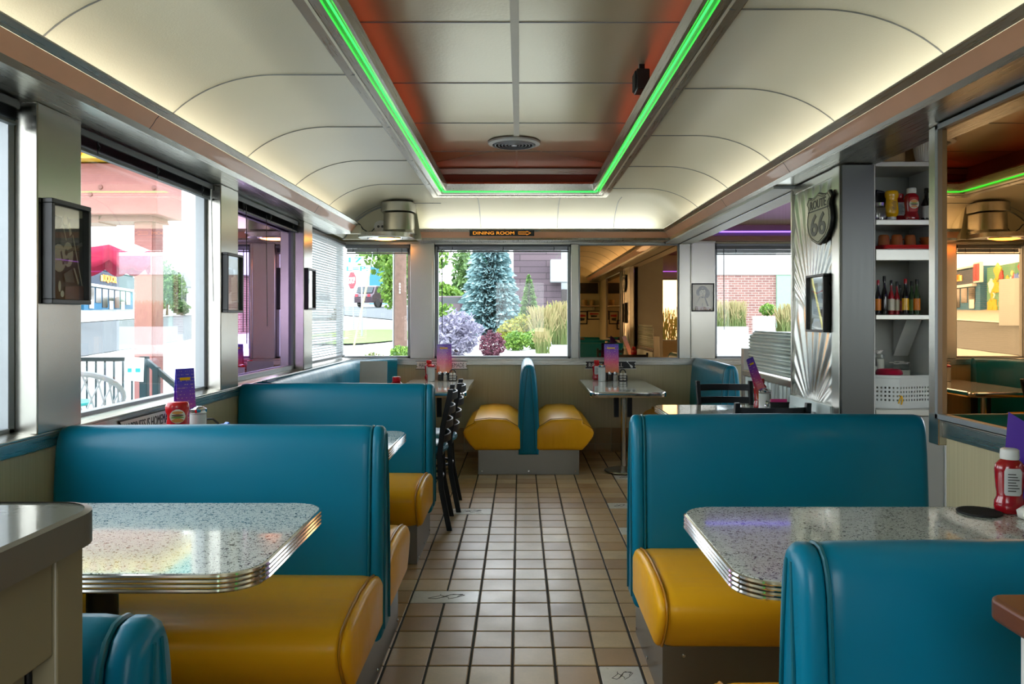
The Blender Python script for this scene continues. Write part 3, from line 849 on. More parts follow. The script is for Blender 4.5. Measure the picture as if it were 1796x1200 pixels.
# ------------------------------------------------------------------ ceiling fittings
def vent():
    r = thing('ceiling_vent', 'round white ringed air vent in the recessed ceiling panel', 'vent', (-.045, 5.98, HC2 - .006))
    MB().lathe([(.205, .0), (.200, -.012), (.17, -.022), (.165, -.012), (.172, -.001)], seg=40, caps=False).obj('rim', 'offwhite', r)
    for k, q in enumerate((.148, .122, .096, .070, .044)):
        MB().lathe([(q + .009, -.004), (q, -.024), (q - .004, -.024), (q + .004, -.003)], seg=36, caps=False).obj('ring', 'alum', r)
    MB().lathe([(.0001, -.026), (.022, -.025), (.026, -.016), (.03, -.003)], seg=24).obj('centre_cap', 'alum', r)
    MB().lathe([(.168, -.002), (.168, .001)], seg=36).obj('duct_back', 'dark', r)
vent()
def camera_box():
    r = thing('ceiling_speaker', 'small black box speaker mounted on the inner side of the ceiling rail', 'speaker', (.655, 4.16, 2.50))
    MB().box(-.035, .035, -.06, .06, -.01, .10).obj('case', 'black', r, bevel=.006)
    MB().box(-.043, -.036, -.05, .05, .0, .09).obj('grille', 'rubber', r, bevel=.002)
    MB().bar((0, 0, .10), (.0, 0, .137), .03).obj('bracket', 'blackm', r)
camera_box()
def hood():
    r = thing('corner_hood', 'curved stainless corner hood with a warm lamp above the corner window', 'lamp hood', (0, 0, 0))
    def D(cx, cy, rx, ry, z, n=16, x0=-1.0):      # D-shaped outline bulging towards the room
        return [(cx + rx * math.cos(a), cy - ry * math.sin(a), z) for a in [PI * k / n for k in range(n + 1)]]
    def ring(x0, x1, y, ry, z):
        c = (x0 + x1) / 2; hw = (x1 - x0) / 2
        pts = [(x1, y, z)] + [(c + hw * math.cos(PI * k / 20) ** 1, y - .12 - ry * math.sin(PI * k / 20) ** .7, z) for k in range(21)] + [(x0, y, z)]
        return pts
    MB().rings([ring(-1.215, -.945, 7.0, .12, 2.045), ring(-1.21, -.955, 7.0, .115, 2.20)]).obj('shaft', 'steel', r, smooth=50)
    MB().rings([ring(-1.235, -.94, 7.0, .13, 2.215), ring(-1.235, -.94, 7.0, .13, 2.296)]).obj('collar', 'steel', r, smooth=50, bevel=.002)
    MB().rings([ring(-1.25, -.935, 7.0, .145, 2.025), ring(-1.215, -.945, 7.0, .12, 2.05)]).obj('skirt', 'steel', r, smooth=50)
    MB().rings([ring(-1.44, -.955, 7.03, .20, 1.985), ring(-1.44, -.955, 7.03, .20, 2.028)]).obj('canopy', 'steelx', r, smooth=50, bevel=.003)
    lp = MB().lathe([(.0001, 1.962), (.06, 1.966), (.10, 1.976), (.112, 1.985)], -1.20, 6.86, 28, 1.25, .8).obj('lamp_lens', 'lampglow', r)
    MB().lathe([(.114, 1.978), (.124, 1.976), (.126, 1.9855)], -1.20, 6.86, 28, 1.25, .8, caps=False).obj('lamp_rim', 'chrome', r)
hood()
def outlet():
    r = thing('wall_outlet', 'round white outlet with two dark sockets and a cable, beside the corner hood', 'outlet', (-1.265, 7.025, 2.10), rot=WALLROT['back'])  # wall outlet with sockets and cable, gives no light
    MB().lathe([(.062, .0), (.062, .012), (.055, .022), (.03, .026), (.0001, .027)], seg=28).obj('cover', 'white', r)
    for s in (-1, 1): MB().lathe([(.012, .024), (.012, .029), (.0001, .030)], s * .018, .002, 14).obj('socket', 'black', r)
    MB().tube([(-.05, -.005, .012), (-.08, -.04, .015), (-.12, -.045, .02), (-.16, -.02, .02), (-.185, .02, .03), (-.2, .03, .2), (-.2, .02, .38)], .005, 8).obj('cable', 'black', r)
outlet()
# violet neon in the side room, its ceiling and the pale beam of the opening
struct('ceiling_side', boxes((1.62, XS, .5, YB + .05, 2.42, 2.46)), 'brown_ceil', smooth=0)
struct('trim_24', boxes((1.38, 1.635, 4.20, YB - .05, 1.975, 1.9895)), 'offwhite')
struct('trim_25', boxes((1.50, 1.51, 4.20, YB - .05, 1.970, 1.976)), 'blackm')

struct('trim_26', boxes((1.64, XS, YB - .14, YB + .02, 2.00, 2.045), (1.64, XS, YB - .03, YB + .02, 2.045, 2.16)), 'pinkwood', bevel=.003)
o = MB().tube([(1.72, YB - .10, 2.085), (2.5, YB - .10, 2.086), (3.3, YB - .10, 2.084), (4.4, YB - .10, 2.086)], .007, 8).obj('neon_tube', 'violet_neon')
tag(o, 'violet neon tube along the top of the side room back wall', 'neon light')
o = MB().tube([(XS - .08, 1.2, 2.25), (XS - .08, 4, 2.25), (XS - .08, 7.2, 2.25)], .007, 8).obj('neon_tube', 'violet_neon')
tag(o, 'violet neon tube along the side room wall', 'neon light')
o = MB().tube([(1.9, .70, 2.12), (3, .70, 2.12), (4.4, .70, 2.12)], .007, 8).obj('neon_tube', 'violet_neon')
tag(o, 'violet neon tube over the rear window, seen in the amber mirror', 'neon light')
area('violet_glow', (3.0, YB - .35, 2.20), UP, 2.6, .05, 5, (.45, .3, 1.))

# ------------------------------------------------------------------ venetian blinds
def blind(label, side, a0, a1, plane, ztop=1.985, drop=None, cords=(.12, .5, .88), group='slatted window blinds'):
    """drop None = drawn up into a bundle; else z of the bottom"""
    if side == 'back': root = thing('venetian_blind', label, 'blind', (a0, plane, 0), 0, group)
    else: root = thing('venetian_blind', label, 'blind', (plane, a0, 0), R(90), group)
    L = a1 - a0
    MB().box(0, L, -.018, .018, ztop - .03, ztop).obj('headrail', 'bsteel', root, bevel=.003)
    b = MB()
    if drop is None:
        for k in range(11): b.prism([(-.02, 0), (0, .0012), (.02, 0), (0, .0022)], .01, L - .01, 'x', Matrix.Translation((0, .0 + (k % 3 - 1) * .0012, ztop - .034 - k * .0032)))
        zb = ztop - .034 - 11 * .0032
    else:
        n = int((ztop - .04 - drop) / .0215)
        rot = Matrix.Rotation(R(-28), 4, 'X')
        for k in range(n):
            b.prism([(-.0125, 0), (0, .0015), (.0125, 0), (0, .0024)], .01, L - .01, 'x', Matrix.Translation((0, 0, ztop - .045 - k * .0215)) @ rot)
        zb = drop
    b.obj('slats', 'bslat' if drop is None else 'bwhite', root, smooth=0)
    MB().box(.008, L - .008, -.013, .013, zb - .014, zb - .002).obj('bottom_rail', 'bsteel', root, bevel=.002)
    for c in cords:
        b = MB(); x = L * c
        if drop is None:
            b.tube([(x, -.021, ztop - .03), (x + .002, -.022, zb - .014)], .0016, 5)
            b.tube([(x, -.022, ztop - .035), (x + .006, -.028, ztop - .05), (x - .003, -.027, ztop - .066)], .0022, 5)
        else:
            b.tube([(x, -.014, ztop - .03), (x, -.014, zb)], .0009, 5); b.tube([(x, .014, ztop - .03), (x, .014, zb)], .0009, 5)
        b.obj('cord', 'blackm' if drop is None else 'white', root)
    return root, L
G = 'slatted window blinds'
r, L = blind('drawn-up blind over the first window by the service counter', 'left', .5, 2.53, -1.655)
r, L = blind('drawn-up blind over the window with the salmon sign behind', 'left', 2.83, 4.12, -1.655)
MB().tube([(L * .955, -.03, 1.95), (L * .958, -.034, 1.6), (L * .965, -.036, 1.36)], .004, 6).obj('wand', 'white', r)
r, L = blind('drawn-up blind over the purple pane', 'left', 4.40, 5.70, -1.655)
MB().tube([(L * .14, -.03, 1.95), (L * .14, -.034, 1.45), (L * .135, -.036, 1.12)], .0025, 6).obj('wand', 'blackm', r)
MB().tube([(L * .42, -.03, 1.93), (L * .425, -.034, 1.22)], .002, 6).obj('wand', 'blackm', r)
blind('lowered slatted blind in the last window before the back wall', 'left', 5.96, 7.30, -1.665, drop=.93, cords=(.08, .5, .92), group=G)
r, L = blind('drawn-up dark blind over the corner window beneath the hood', 'back', -1.66, -1.05, YB - .02, 1.965)
r, L = blind('drawn-up blind over the window with the blue spruce', 'back', -.80, .475, YB + .012)
MB().tube([(L * .045, -.03, 1.93), (L * .047, -.034, 1.14)], .004, 6).obj('wand', 'blackm', r)
r, L = blind('drawn-up blind over the side room window', 'back', 1.87, 3.43, YB + .012, 1.96)
MB().tube([(L * .045, -.03, 1.93), (L * .047, -.034, 1.16)], .004, 6).obj('wand', 'blackm', r)

# ------------------------------------------------------------------ framed pictures
M['photo_dark'] = plain('photo_charcoal', '#2a2a26', .5, coat=.1)
M['photo_mid'] = plain('photo_grey', '#66665c', .5, coat=.1)
M['photo_lite'] = plain('photo_cream', '#c4bfa2', .5, coat=.1)
M['photo_brown'] = plain('photo_brown', '#6e3f26', .35, coat=.5)
M['photo_pale'] = plain('photo_pale', '#b9c0b4', .3, coat=.5)
PM = ['photo_dark', 'photo_mid', 'photo_lite', 'photo_brown', 'photo_pale', 'lblred', 'black']
def frame(label, side, loc, w, h, art, fw=.016, depth=.028, glass=True, group=None):
    r = thing('framed_picture', label, 'framed picture', loc, rot=WALLROT[side], group=group)
    b = MB()
    for (x0, x1, y0, y1) in ((-w / 2, w / 2, h / 2 - fw, h / 2), (-w / 2, w / 2, -h / 2, -h / 2 + fw), (-w / 2, -w / 2 + fw, -h / 2 + fw, h / 2 - fw), (w / 2 - fw, w / 2, -h / 2 + fw, h / 2 - fw)):
        b.box(x0, x1, y0, y1, 0, depth)
    b.obj('frame', 'black', r, bevel=.002)
    b = MB(); W, H = w / 2 - fw, h / 2 - fw
    b.m(art[0]).box(-W, W, -H, H, .002, .010)
    z = .0102
    for mi, poly in art[1]:
        b.m(mi); z += .00025
        b.prism([(x * W, y * H) for x, y in poly], z - .001, z)
    b.obj('print', PM, r, smooth=0)
    if glass: MB().box(-W, W, -H, H, .0155, .0165).obj('glazing', 'picglass', r, smooth=0)
    return r
def ell(cx, cy, rx, ry, n=18, a0=0): return [(cx + rx * math.cos(2 * PI * k / n + a0), cy + ry * math.sin(2 * PI * k / n + a0)) for k in range(n)]
guitar = (0, [(2, [(-1, .80), (0, .74), (1, .84), (1, 1), (-1, 1)]),
    (0, ell(-.05, .68, .22, .14)), (2, ell(-.05, .72, .13, .13)), (0, [(-.42, .5), (-.2, .62), (.1, .62), (.4, .5), (.35, .1), (-.4, .1)]),
    (1, [(-.30, .45), (-.05, .30), (.35, .40), (.30, .12), (0, .0), (-.3, .1)]), (2, [(-.2, .60), (-.15, .58), (.02, .30), (-.02, .27)]), (2, [(.12, .64), (.2, .7), (.32, .45), (.2, .38)]),
    (2, ell(-.42, -.12, .40, .30)), (2, ell(.10, -.02, .30, .27)), (1, ell(-.02, .02, .09, .07)), (0, ell(-.02, .02, .055, .045)), (0, [(-.35, .0), (-.30, .05), (-.18, -.22), (-.22, -.26)]), (0, [(-.15, -.14), (.12, -.10), (.06, -.22), (-.18, -.24)]),
    (1, [(.05, .0), (.05, .07), (.92, .30), (.95, .22)]), (0, [(.5, .12), (.55, .22), (.62, .24), (.58, .12)]),
    (2, [(.33, .42), (.37, .42), (.98, -.75), (.94, -.75)]), (1, [(-.2, -.45), (.3, -.32), (.45, -.62), (-.1, -.62)]), (2, [(.38, -.3), (.45, -.3), (.72, -.62), (.66, -.66)]),
    (3, [(-.12, -.72), (1, -.68), (1, -1), (-.15, -1)]), (2, [(-.85, -.35), (-.8, -.35), (-.8, -.85), (-.86, -.85)]), (2, [(-.95, -.80), (-.72, -.80), (-.70, -.98), (-.97, -.98)]), (2, ell(-.45, -.72, .07, .12)), (2, ell(-.3, -.88, .1, .07))])
frame('black-framed photograph of a guitarist on the first steel pilaster', 'left', (-1.598, 2.70, 1.498), .235, .335 * 1.06, guitar, .016, .034)
pale1 = (4, [(2, [(-.9, .9), (.9, .9), (.9, .5), (-.9, .6)]), (1, [(-.6, .5), (.1, .55), (.3, -.2), (-.5, -.4)]), (2, [(-.2, .2), (.6, .3), (.7, -.6), (-.1, -.7)]), (1, [(-.9, -.8), (.9, -.7), (.9, -.95), (-.9, -.95)])])
frame('black-framed pale green print on the second steel pilaster', 'left', (-1.598, 4.262, 1.464), .235, .325, pale1, .014, .03)
frame('narrow-looking black-framed grey print beside the lowered blind', 'left', (-1.598, 5.83, 1.490), .215, .31, (4, [(1, [(-.5, .6), (.5, .5), (.4, -.5), (-.4, -.6)]), (2, ell(0, .2, .3, .25))]), .014, .03)
lady = (2, [(0, ell(0, .52, .50, .38)), (0, ell(.42, .30, .26, .34)), (0, ell(-.42, .38, .22, .26)), (2, ell(-.02, .38, .30, .36)), (0, [(-.32, .72), (.30, .70), (.1, .56), (-.1, .60), (-.28, .5)]),
    (0, [(-.24, .44), (-.10, .46), (-.10, .42), (-.22, .40)]), (0, [(.06, .46), (.20, .44), (.18, .40), (.06, .42)]), (3, [(-.10, .16), (.02, .19), (.12, .16), (.02, .11)]), (1, [(-.03, .36), (.01, .36), (.03, .24), (-.05, .24)]),
    (2, [(-.18, .10), (.18, .12), (.30, -.15), (.72, -.42), (.72, -.95), (-.72, -.95), (-.78, -.42), (-.3, -.15)]), (1, [(-.18, .08), (.14, .06), (.05, -.04), (-.1, -.05)]),
    (0, [(.12, .06), (.24, .04), (.58, -.66), (.44, -.70)]), (0, [(-.30, .02), (-.22, .06), (-.62, -.50), (-.70, -.62)]), (3, [(-.72, -.66), (-.3, -.72), (0, -.70), (.4, -.76), (.76, -.74), (.76, -1), (-.74, -1)]), (1, [(-.04, -.42), (.0, -.42), (-.02, -.66), (-.07, -.66)])])
frame('black-framed drawn portrait of a woman on the wide back pilaster', 'back', (1.735, YB - .03, 1.468), .218, .268, lady, .012, .02)
car = (4, [(2, [(-1, 1), (1, 1), (1, .7), (-1, .6)]), (1, [(-.8, .5), (.7, .35), (.8, -.55), (-.6, -.4)]), (0, [(-.5, .35), (.0, .3), (.0, .1), (-.5, .1)]), (2, [(-.2, .05), (.6, .0), (.6, -.15), (-.2, -.12)]), (0, [(.1, -.2), (.6, -.25), (.6, -.4), (.1, -.35)]),
    (0, [(-.1, .30), (.1, .30), (.0, .12), (-.2, .12)]), (0, [(-.5, -.2), (-.1, -.2), (-.1, -.32), (-.5, -.32)]), (5, [(-.7, .52), (-.2, .40), (.6, .50), (.6, .45), (-.2, .35), (-.7, .47)]), (2, ell(0, -.85, .5, .18))])
frame('black-framed chrome car print on the embossed steel panel', 'right', (1.493, 3.84, 1.345), .235, .285, car, .012, .03)
# pictures on the wall behind the camera, seen in the amber mirror
pc = (2, [(5, [(-.8, .5), (.7, .6), (.7, .1), (-.8, .2)]), (0, [(-.6, -.1), (.6, 0), (.5, -.6), (-.5, -.5)])])
for (x, z, w_, h_, tl) in ((1.05, 1.14, .26, .19, 'lowest small framed print on the entrance wall, reflected in the amber mirror'), (1.24, 1.28, .20, .26, 'tilted upright framed print on the entrance wall, reflected in the amber mirror'), (1.47, 1.33, .27, .18, 'topmost wide framed print on the entrance wall, reflected in the amber mirror')):
    r = frame(tl, 'back', (x, YF, z), w_, h_, pc, .02, .02, False, 'framed prints on the entrance wall'); r.rotation_euler = (R(90), 0, R(180))

# ------------------------------------------------------------------ signs
def plaque(b, w, h, n=.0):
    pts = [(-w / 2, h / 2), (w / 2, h / 2), (w / 2 - .018, h * .18), (w / 2 - .006, 0), (w / 2 - .018, -h * .18), (w / 2, -h / 2), (-w / 2, -h / 2), (-w / 2 + .018, -h * .18), (-w / 2 + .006, 0), (-w / 2 + .018, h * .18)]
    return pts
def sign(name, label, side, loc, w, h, txt, tw, base, rim, ink, rot=None, guitar_=False, tx=0, font=.0):
    r = thing(name, label, 'sign', loc, rot=rot or WALLROT[side])
    P = plaque(None, w, h)
    MB().prism(P, 0, .004).obj('plate', rim, r)
    MB().prism([(x * .985, y * .86) for x, y in P], .004, .0052).obj('face', base, r)
    MB().text(txt, tw, h * .55, tx, 0, .005, .0015, font).obj('lettering', ink, r, smooth=0)
    if guitar_:
        g = MB(); c, s = math.cos(R(-48)), math.sin(R(-48))
        def q(x, y): return (w * .375 + c * x - s * y, -.001 + s * x + c * y)
        g.prism([q(*p) for p in ell(.020, 0, .014, .011, 12)], .005, .0066); g.prism([q(*p) for p in ell(.006, 0, .009, .008, 12)], .005, .0066)
        g.prism([q(-.035, -.002), q(.01, -.002), q(.01, .002), q(-.035, .002)], .005, .0066); g.prism([q(-.045, -.004), q(-.035, -.004), q(-.035, .004), q(-.045, .004)], .005, .0066)
        g.obj('guitar_emblem', ink, r)
    return r
sign('wall_sign', 'white HAPPINESS IS HOMEMADE plaque with black letters on the back wall', 'back', (-.745, YB - .024, .824), .50, .078, 'HAPPINESS IS HOMEMADE', .43, 'white', 'black', 'black')
sign('wall_sign', "black ROCK N' ROLL plaque with white letters and a small guitar", 'back', (.862, YB - .024, .826), .495, .078, "ROCK N' ROLL", .325, 'black', 'white', 'white', guitar_=True, tx=-.045)
sign('wall_sign', 'white plaque lettered HAPPINESS half hidden behind the burger ketchup bottle', 'left', (-1.602, 3.33, .822), .50, .078, 'HAPPINESS IS HOMEMADE', .43, 'white', 'black', 'black')
def dining():
    r = thing('dining_room_sign', 'black sign with orange DINING ROOM lettering and arrow on the salmon band', 'sign', (-.165, YB - .335, 2.046), rot=(R(90), 0, 0))
    MB().box(-.295, .295, -.027, .027, 0, .008).obj('plate', 'black', r, bevel=.001)
    MB().text('DINING ROOM', .375, .028, -.075, 0, .008, .002, .0).obj('lettering', 'orange_glow', r, smooth=0)
    P = [(.15, .009), (.225, .009), (.225, .017), (.262, 0), (.225, -.017), (.225, -.009), (.15, -.009)]
    MB().tube([(x, y, .010) for x, y in P], .0022, 5, True).obj('arrow', 'orange_glow', r)
dining()

# ------------------------------------------------------------------ embossed steel panel with the road shield
def panel():
    r = thing('embossed_panel', 'embossed stainless panel with pressed fan rays beneath the road shield', 'wall panel', (0, 0, 0))
    Y0, Y1, Z0, Z1, X = 3.60, 4.235, .845, 1.945, 1.50
    def H(y, z):
        w = (y - (Y0 + .12 + Y1 - .02) / 2); h = 0
        for (zc, za, zb, n, R_) in ((.78, .84, 1.42, 9, .62), (1.28, 1.35, 1.98, 13, .75)):
            dz = z - zc; rr = math.hypot(w * 1.0, dz)
            if dz > 0.03:
                th = math.atan2(w, dz)
                env = sstep(.04, .14, rr) * (1 - sstep(R_ - .14, R_, rr)) * (1 - sstep(.9, 1.25, abs(th)))
                f = (th * n / PI * 1.6) % 1.0
                h = max(h, env * .007 * (1 - abs(2 * f - 1)))
        edge = min(1, (y - Y0 - .10) / .03, (Y1 - y) / .03)
        return h * max(0, edge)
    b = MB().grid(84, 130, lambda u, v: (X - H(mix(Y0, Y1, 1 - u), mix(Z0, Z1, v)), mix(Y0, Y1, 1 - u), mix(Z0, Z1, v)))
    b.obj('pressed_sheet', 'panelsteel', r, smooth=60)
    MB().box(X + .003, X + .05, Y0, Y1, .02, 1.985).obj('backing', 'steeld', r)
    MB().box(X - .012, X + .04, Y1 - .012, Y1 + .01, .845, 1.985).obj('edge_strip', 'steel', r, bevel=.002)
    MB().box(X - .012, X + .003, Y0, Y0 + .085, .02, 1.985).obj('edge_strip', 'steel', r, bevel=.002)
    MB().box(X - .006, X + .003, Y0 + .08, Y1, 1.945, 1.985).obj('head_strip', 'steel', r, bevel=.002)
    b = MB()
    for k in range(11):
        y = Y0 + .10 + k * .055
        b.lathe([(.022, .03), (.022, .80)], X + .004, y, 10)
    b.box(X - .02, X + .003, Y0 + .085, Y1, .80, .85)
    b.obj('ribbed_skirt', 'galv', r)
panel()
def shield():
    r = thing('road_shield', 'embossed ROUTE 66 shield sign on the pressed steel panel', 'sign', (1.484, 3.80, 1.762), rot=WALLROT['right'])
    half = [(0, -.150), (.03, -.138), (.075, -.112), (.105, -.072), (.118, -.02), (.112, .03), (.098, .065), (.105, .09), (.122, .108), (.10, .140), (.07, .128), (.04, .132), (.0, .148)]
    P = half + [(-x, y) for x, y in half[-2:0:-1]]
    P = [(x * 1.32, y * .87) for x, y in P]
    MB().prism(P, 0, .014).obj('plate', 'black', r, bevel=.002)
    MB().prism([(x * .95, y * .95) for x, y in P], .012, .017).obj('face', 'shieldf', r, bevel=.001)
    b = MB().box(-.128, .128, .040, .046, .016, .0185); b.tube([(x * .88, y * .89, .0172) for x, y in P], .002, 5, True)
    b.obj('line', 'black', r)
    MB().text('ROUTE', .20, .044, 0, .073, .016, .003, .01).obj('lettering', 'black', r, smooth=0)
    MB().text('66', .19, .11, 0, -.028, .016, .003, .02).obj('numerals', 'shieldn', r, smooth=0)
shield()
# side panel, soffit and frame of the shelving niche
M['nichesteel'] = steel('dark_niche_steel', '#555755', .35, 2)
struct('trim_27', boxes((1.495, 1.645, 3.585, 3.60, 0, 1.985)), 'nichesteel', bevel=.002)
struct('trim_28', boxes((1.38, 1.645, 2.93, 3.6, 1.992, 1.999)), 'panelsteel')

# low corrugated partition
def partition():
    r = thing('low_partition', 'low corrugated metal partition behind the speckled table', 'partition', (0, 0, 0))
    MB().box(1.595, 1.655, 5.50, 5.57, 0, 1.055).obj('post', 'steeld', r, bevel=.003)
    MB().box(1.585, 1.665, 4.25, 5.50, .865, .905).obj('cap_rail', 'steel', r, bevel=.003)
    MB().box(1.60, 1.65, 4.25, 5.50, .02, .865).obj('core', 'steeld', r)
    b = MB()
    for k in range(17): b.lathe([(.02, .03), (.02, .86)], 1.602, 4.30 + k * .07, 10)
    b.obj('corrugated_skirt', 'galv', r)
    # horizontal corrugated screen with clipped corner
    def z_(v): return mix(.915, 1.185, v)
    def y_(u, v):
        y1 = 5.42 - (0.05 if v > .9 else 0) - max(0, v - .78) * .28
        return mix(4.25, y1, u)
    b = MB().grid(2, 88, lambda u, v: (1.612 - .0055 * math.sin(v * 12 * 2 * PI), y_(u, v), z_(v)))
    o = b.obj('corrugated_screen', 'galv', r, smooth=60)
    s = o.modifiers.new('thick', 'SOLIDIFY'); s.thickness = .003
partition()
M['redlid'] = plain('crimson_lid', '#b0123a', .3, coat=.3)
M['shelfm'] = plain('shelf_edge_metal', '#c3c4ba', .3, .4); M['shelfback'] = plain('grey_back_board', '#9fa29a', .6)
M['purplecard'] = plain('violet_card', '#5a2fb0', .3, coat=.3)
# ------------------------------------------------------------------ condiments and small things
M['cardA'] = print_grad('menu_print_upright', [(0, '#f08a4a'), (.35, '#e0507a'), (.7, '#8a3fb0'), (1, '#4a3fc0')], 2, 0, .27)
M['burger_bun'] = plain('printed_bun', '#d98f3a', .4); M['burger_green'] = plain('printed_lettuce', '#6d8f2a', .4)
def ketchup(label, loc, rz=0, burger=False, capm='white', s=1., body='ketchup', face='label', group='red ketchup bottles', bz=0.):
    r = thing('ketchup_bottle', label, 'bottle', loc, rz, group)
    prof = [(.001, 0), (.030, 0), (.036, .004), (.040, .018), (.0385, .035), (.033, .048), (.033, .06), (.035, .075), (.037, .10), (.0385, .128), (.036, .142), (.028, .153), (.020, .158), (.019, .160)]
    MB().lathe([(q * s, z * s) for q, z in prof], 0, 0, 26, 1.05, .72).obj('body', body, r, smooth=60)
    MB().lathe([(.024 * s, .158 * s), (.0255 * s, .162 * s), (.0245 * s, .185 * s), (.020 * s, .1885 * s), (.0005, .189 * s)], 0, 0, 24).obj('cap', capm, r)
    b = MB()
    rs = []
    for z in (.055, .062, .125, .134):
        w = .019 if z in (.055, .134) else .023
        rr = (.0345 if z < .1 else .0375) * .72 + .0015
        rs.append([(w * math.sin(t) / math.sin(1) * s, -(rr * (math.cos(t * .55))) * s, z * s) for t in [mix(-1, 1, k / 8) for k in range(9)]])
    b.rings(rs, False, False); lb = b.obj('label', face, r, smooth=60)
    if burger:
        b = MB()
        for mi, z0, z1, w in ((3, .070, .122, .027), (0, .103, .119, .020), (1, .096, .104, .022), (2, .088, .097, .021), (0, .077, .088, .019)):
            z0, z1 = z0 + bz, z1 + bz
            b.m(mi).prism([(w * math.cos(a) * s, (z0 + z1) / 2 * s + (z1 - z0) / 2 * math.sin(a) * s) for a in [2 * PI * k / 14 for k in range(14)]], (-.0298 if mi == 3 else -.0306) * s - .0001 * mi, -.0285 * s, 'y')
        b.obj('burger_picture', ['burger_bun', 'burger_green', 'photo_brown', 'lblwhite'], lb)
    else:
        b = MB()
        for k in range(7): b.box(-.015 * s, (.006 + .009 * ((k * 5) % 3) / 2) * s, -.0298 * s, -.0288 * s, (.068 + k * .008) * s, (.0705 + k * .008) * s)
        b.obj('print', 'photo_dark', lb)
    return r
def sugar(label, loc, h=.145, r_=.034, lid='chrome', group='glass sugar pourers'):
    r = thing('sugar_pourer', label, 'sugar pourer', loc, 0, group)
    MB().lathe([(.001, .001), (r_ - .002, .001), (r_ - .001, .005), (r_ - .002, h * .80), (.001, h * .80)], seg=20).obj('sugar', 'sugar', r)
    MB().lathe([(r_ - .004, .0), (r_, .002), (r_, h * .84), (r_ * .9, h * .86)], seg=20, caps=False).obj('jar', 'sglass', r)
    MB().lathe([(r_ * .95, h * .84), (r_ * 1.0, h * .86), (r_ * .98, h * .93), (r_ * .6, h * .98), (.010, h), (.0001, h)], seg=20).obj('lid', lid, r)
    return r
def shaker(label, loc, mat='sugar', h=.085, group='salt and pepper shakers'):
    r = thing('shaker', label, 'shaker', loc, 0, group)
    MB().lathe([(.001, .001), (.017, .001), (.018, .004), (.016, h * .62), (.001, h * .62)], seg=10).obj('contents', mat, r)
    MB().lathe([(.019, 0), (.0195, .004), (.017, h * .72)], seg=10, caps=False).obj('jar', 'sglass', r)
    MB().lathe([(.0175, h * .72), (.018, h * .75), (.017, h * .90), (.010, h * .99), (.0001, h)], seg=14).obj('lid', 'chrome', r)
    return r
def menu(label, loc, rz=0, tilt=8, w=.135, h=.27, group='purple and orange menu cards'):
    r = thing('menu_card', label, 'menu card', loc, rz, group)
    a = math.tan(R(tilt)) * h
    MB().prism([(-a - .0012, 0), (-a, 0), (.0006, h), (-.0006, h)], -w / 2, w / 2, 'x').obj('front_leaf', 'cardA', r, smooth=0)
    MB().prism([(a, 0), (a + .0012, 0), (.0006, h), (-.0006, h)], -w / 2, w / 2, 'x').obj('back_leaf', 'cardA', r, smooth=0)
    b = MB()
    b.box(-w * .3, w * .25, -.0035 - a * .13, -.0015 - a * .13, h * .84, h * .88)
    b.obj('heading', 'mustard', r)
    return r
def caddy(label, loc, rz=0, s=1., jars=True, group='black condiment caddies'):
    r = thing('condiment_caddy', label, 'caddy', loc, rz, group)
    MB().prism(rrect(-.045 * s, .045 * s, -.03, .03, .012, 4), 0, .006).obj('tray', 'black', r, bevel=.001)
    b = MB()
    for z in (.028, .05): b.tube([(x, y, z) for x, y in rrect(-.043 * s, .043 * s, -.028, .028, .012, 4)], .003, 6, True)
    for x in (-.043 * s, .043 * s):
        for y in (-.02, .02): b.tube([(x, y, .004), (x, y, .05)], .003, 6)
    b.obj('rack', 'black', r)
    MB().tube([(-.03 * s, 0, .05), (-.03 * s, 0, .085), (-.012 * s, 0, .105), (.012 * s, 0, .105), (.03 * s, 0, .085), (.03 * s, 0, .05)], .005, 8).obj('handle', 'black', r)
    if jars:
        for x in (-.02, .02):
            MB().box(x * s - .011, x * s + .011, -.022, .012, .0065, .072).obj('packet_stack', 'paper', r, bevel=.003)
    return r
TB, TS = .713, .693
# --- table between the two booths on the window side
ketchup('red ketchup bottle with a burger picture on the windowsill side of its table', (-1.42, 3.20, TB), R(25), True, 'redplastic', 1.12, 'redplastic', 'redplastic', bz=-.045)
bk = [o for o in bpy.data.objects if o.get('label', '').startswith('red ketchup bottle with a burger picture')][0]; bk.rotation_euler = (R(180), 0, R(205)); bk.location.z += .212
menu('tall purple menu card standing at the window behind the burger ketchup', (-1.52, 3.50, TB), R(55), 5, .09, .33)
sugar('steel-lidded sugar pourer beside the tall purple menu card', (-1.405, 3.37, TB), .175, .036)
caddy('black caddy with looped handle next to the creamer bowl', (-1.395, 3.47, TB), R(10), 1.2, False)
def creamers():
    r = thing('creamer_bowl', 'clear bowl of blue and white creamer packets by the black caddy', 'bowl', (-1.375, 3.60, TB))
    MB().lathe([(.001, .001), (.035, .001), (.052, .05), (.055, .052), (.050, .052), (.034, .006), (.001, .006)], seg=20).obj('bowl', 'sglass', r)
    rn = random.Random(4)
    for k in range(12):
        a = rn.uniform(0, 6.28); q = rn.uniform(.0, .030)
        mt = Matrix.Translation((q * math.cos(a), q * math.sin(a), .016 + .004 * k)) @ Matrix.Rotation(rn.uniform(0, 3), 4, 'Z') @ Matrix.Rotation(rn.uniform(-.7, .7), 4, 'X')
        MB().box(-.016, .016, -.011, .011, 0, .009, mt).obj('packet', 'blue' if k % 3 else 'paper', r, bevel=.002)
creamers()
# --- table hidden behind the second booth: its ketchup cap shows over the booth back
ketchup('red ketchup bottle whose cap just shows above the second booth back', (-.80, 5.00, .691), 0, False, 'redplastic', 1.07, 'ketchup', 'label')
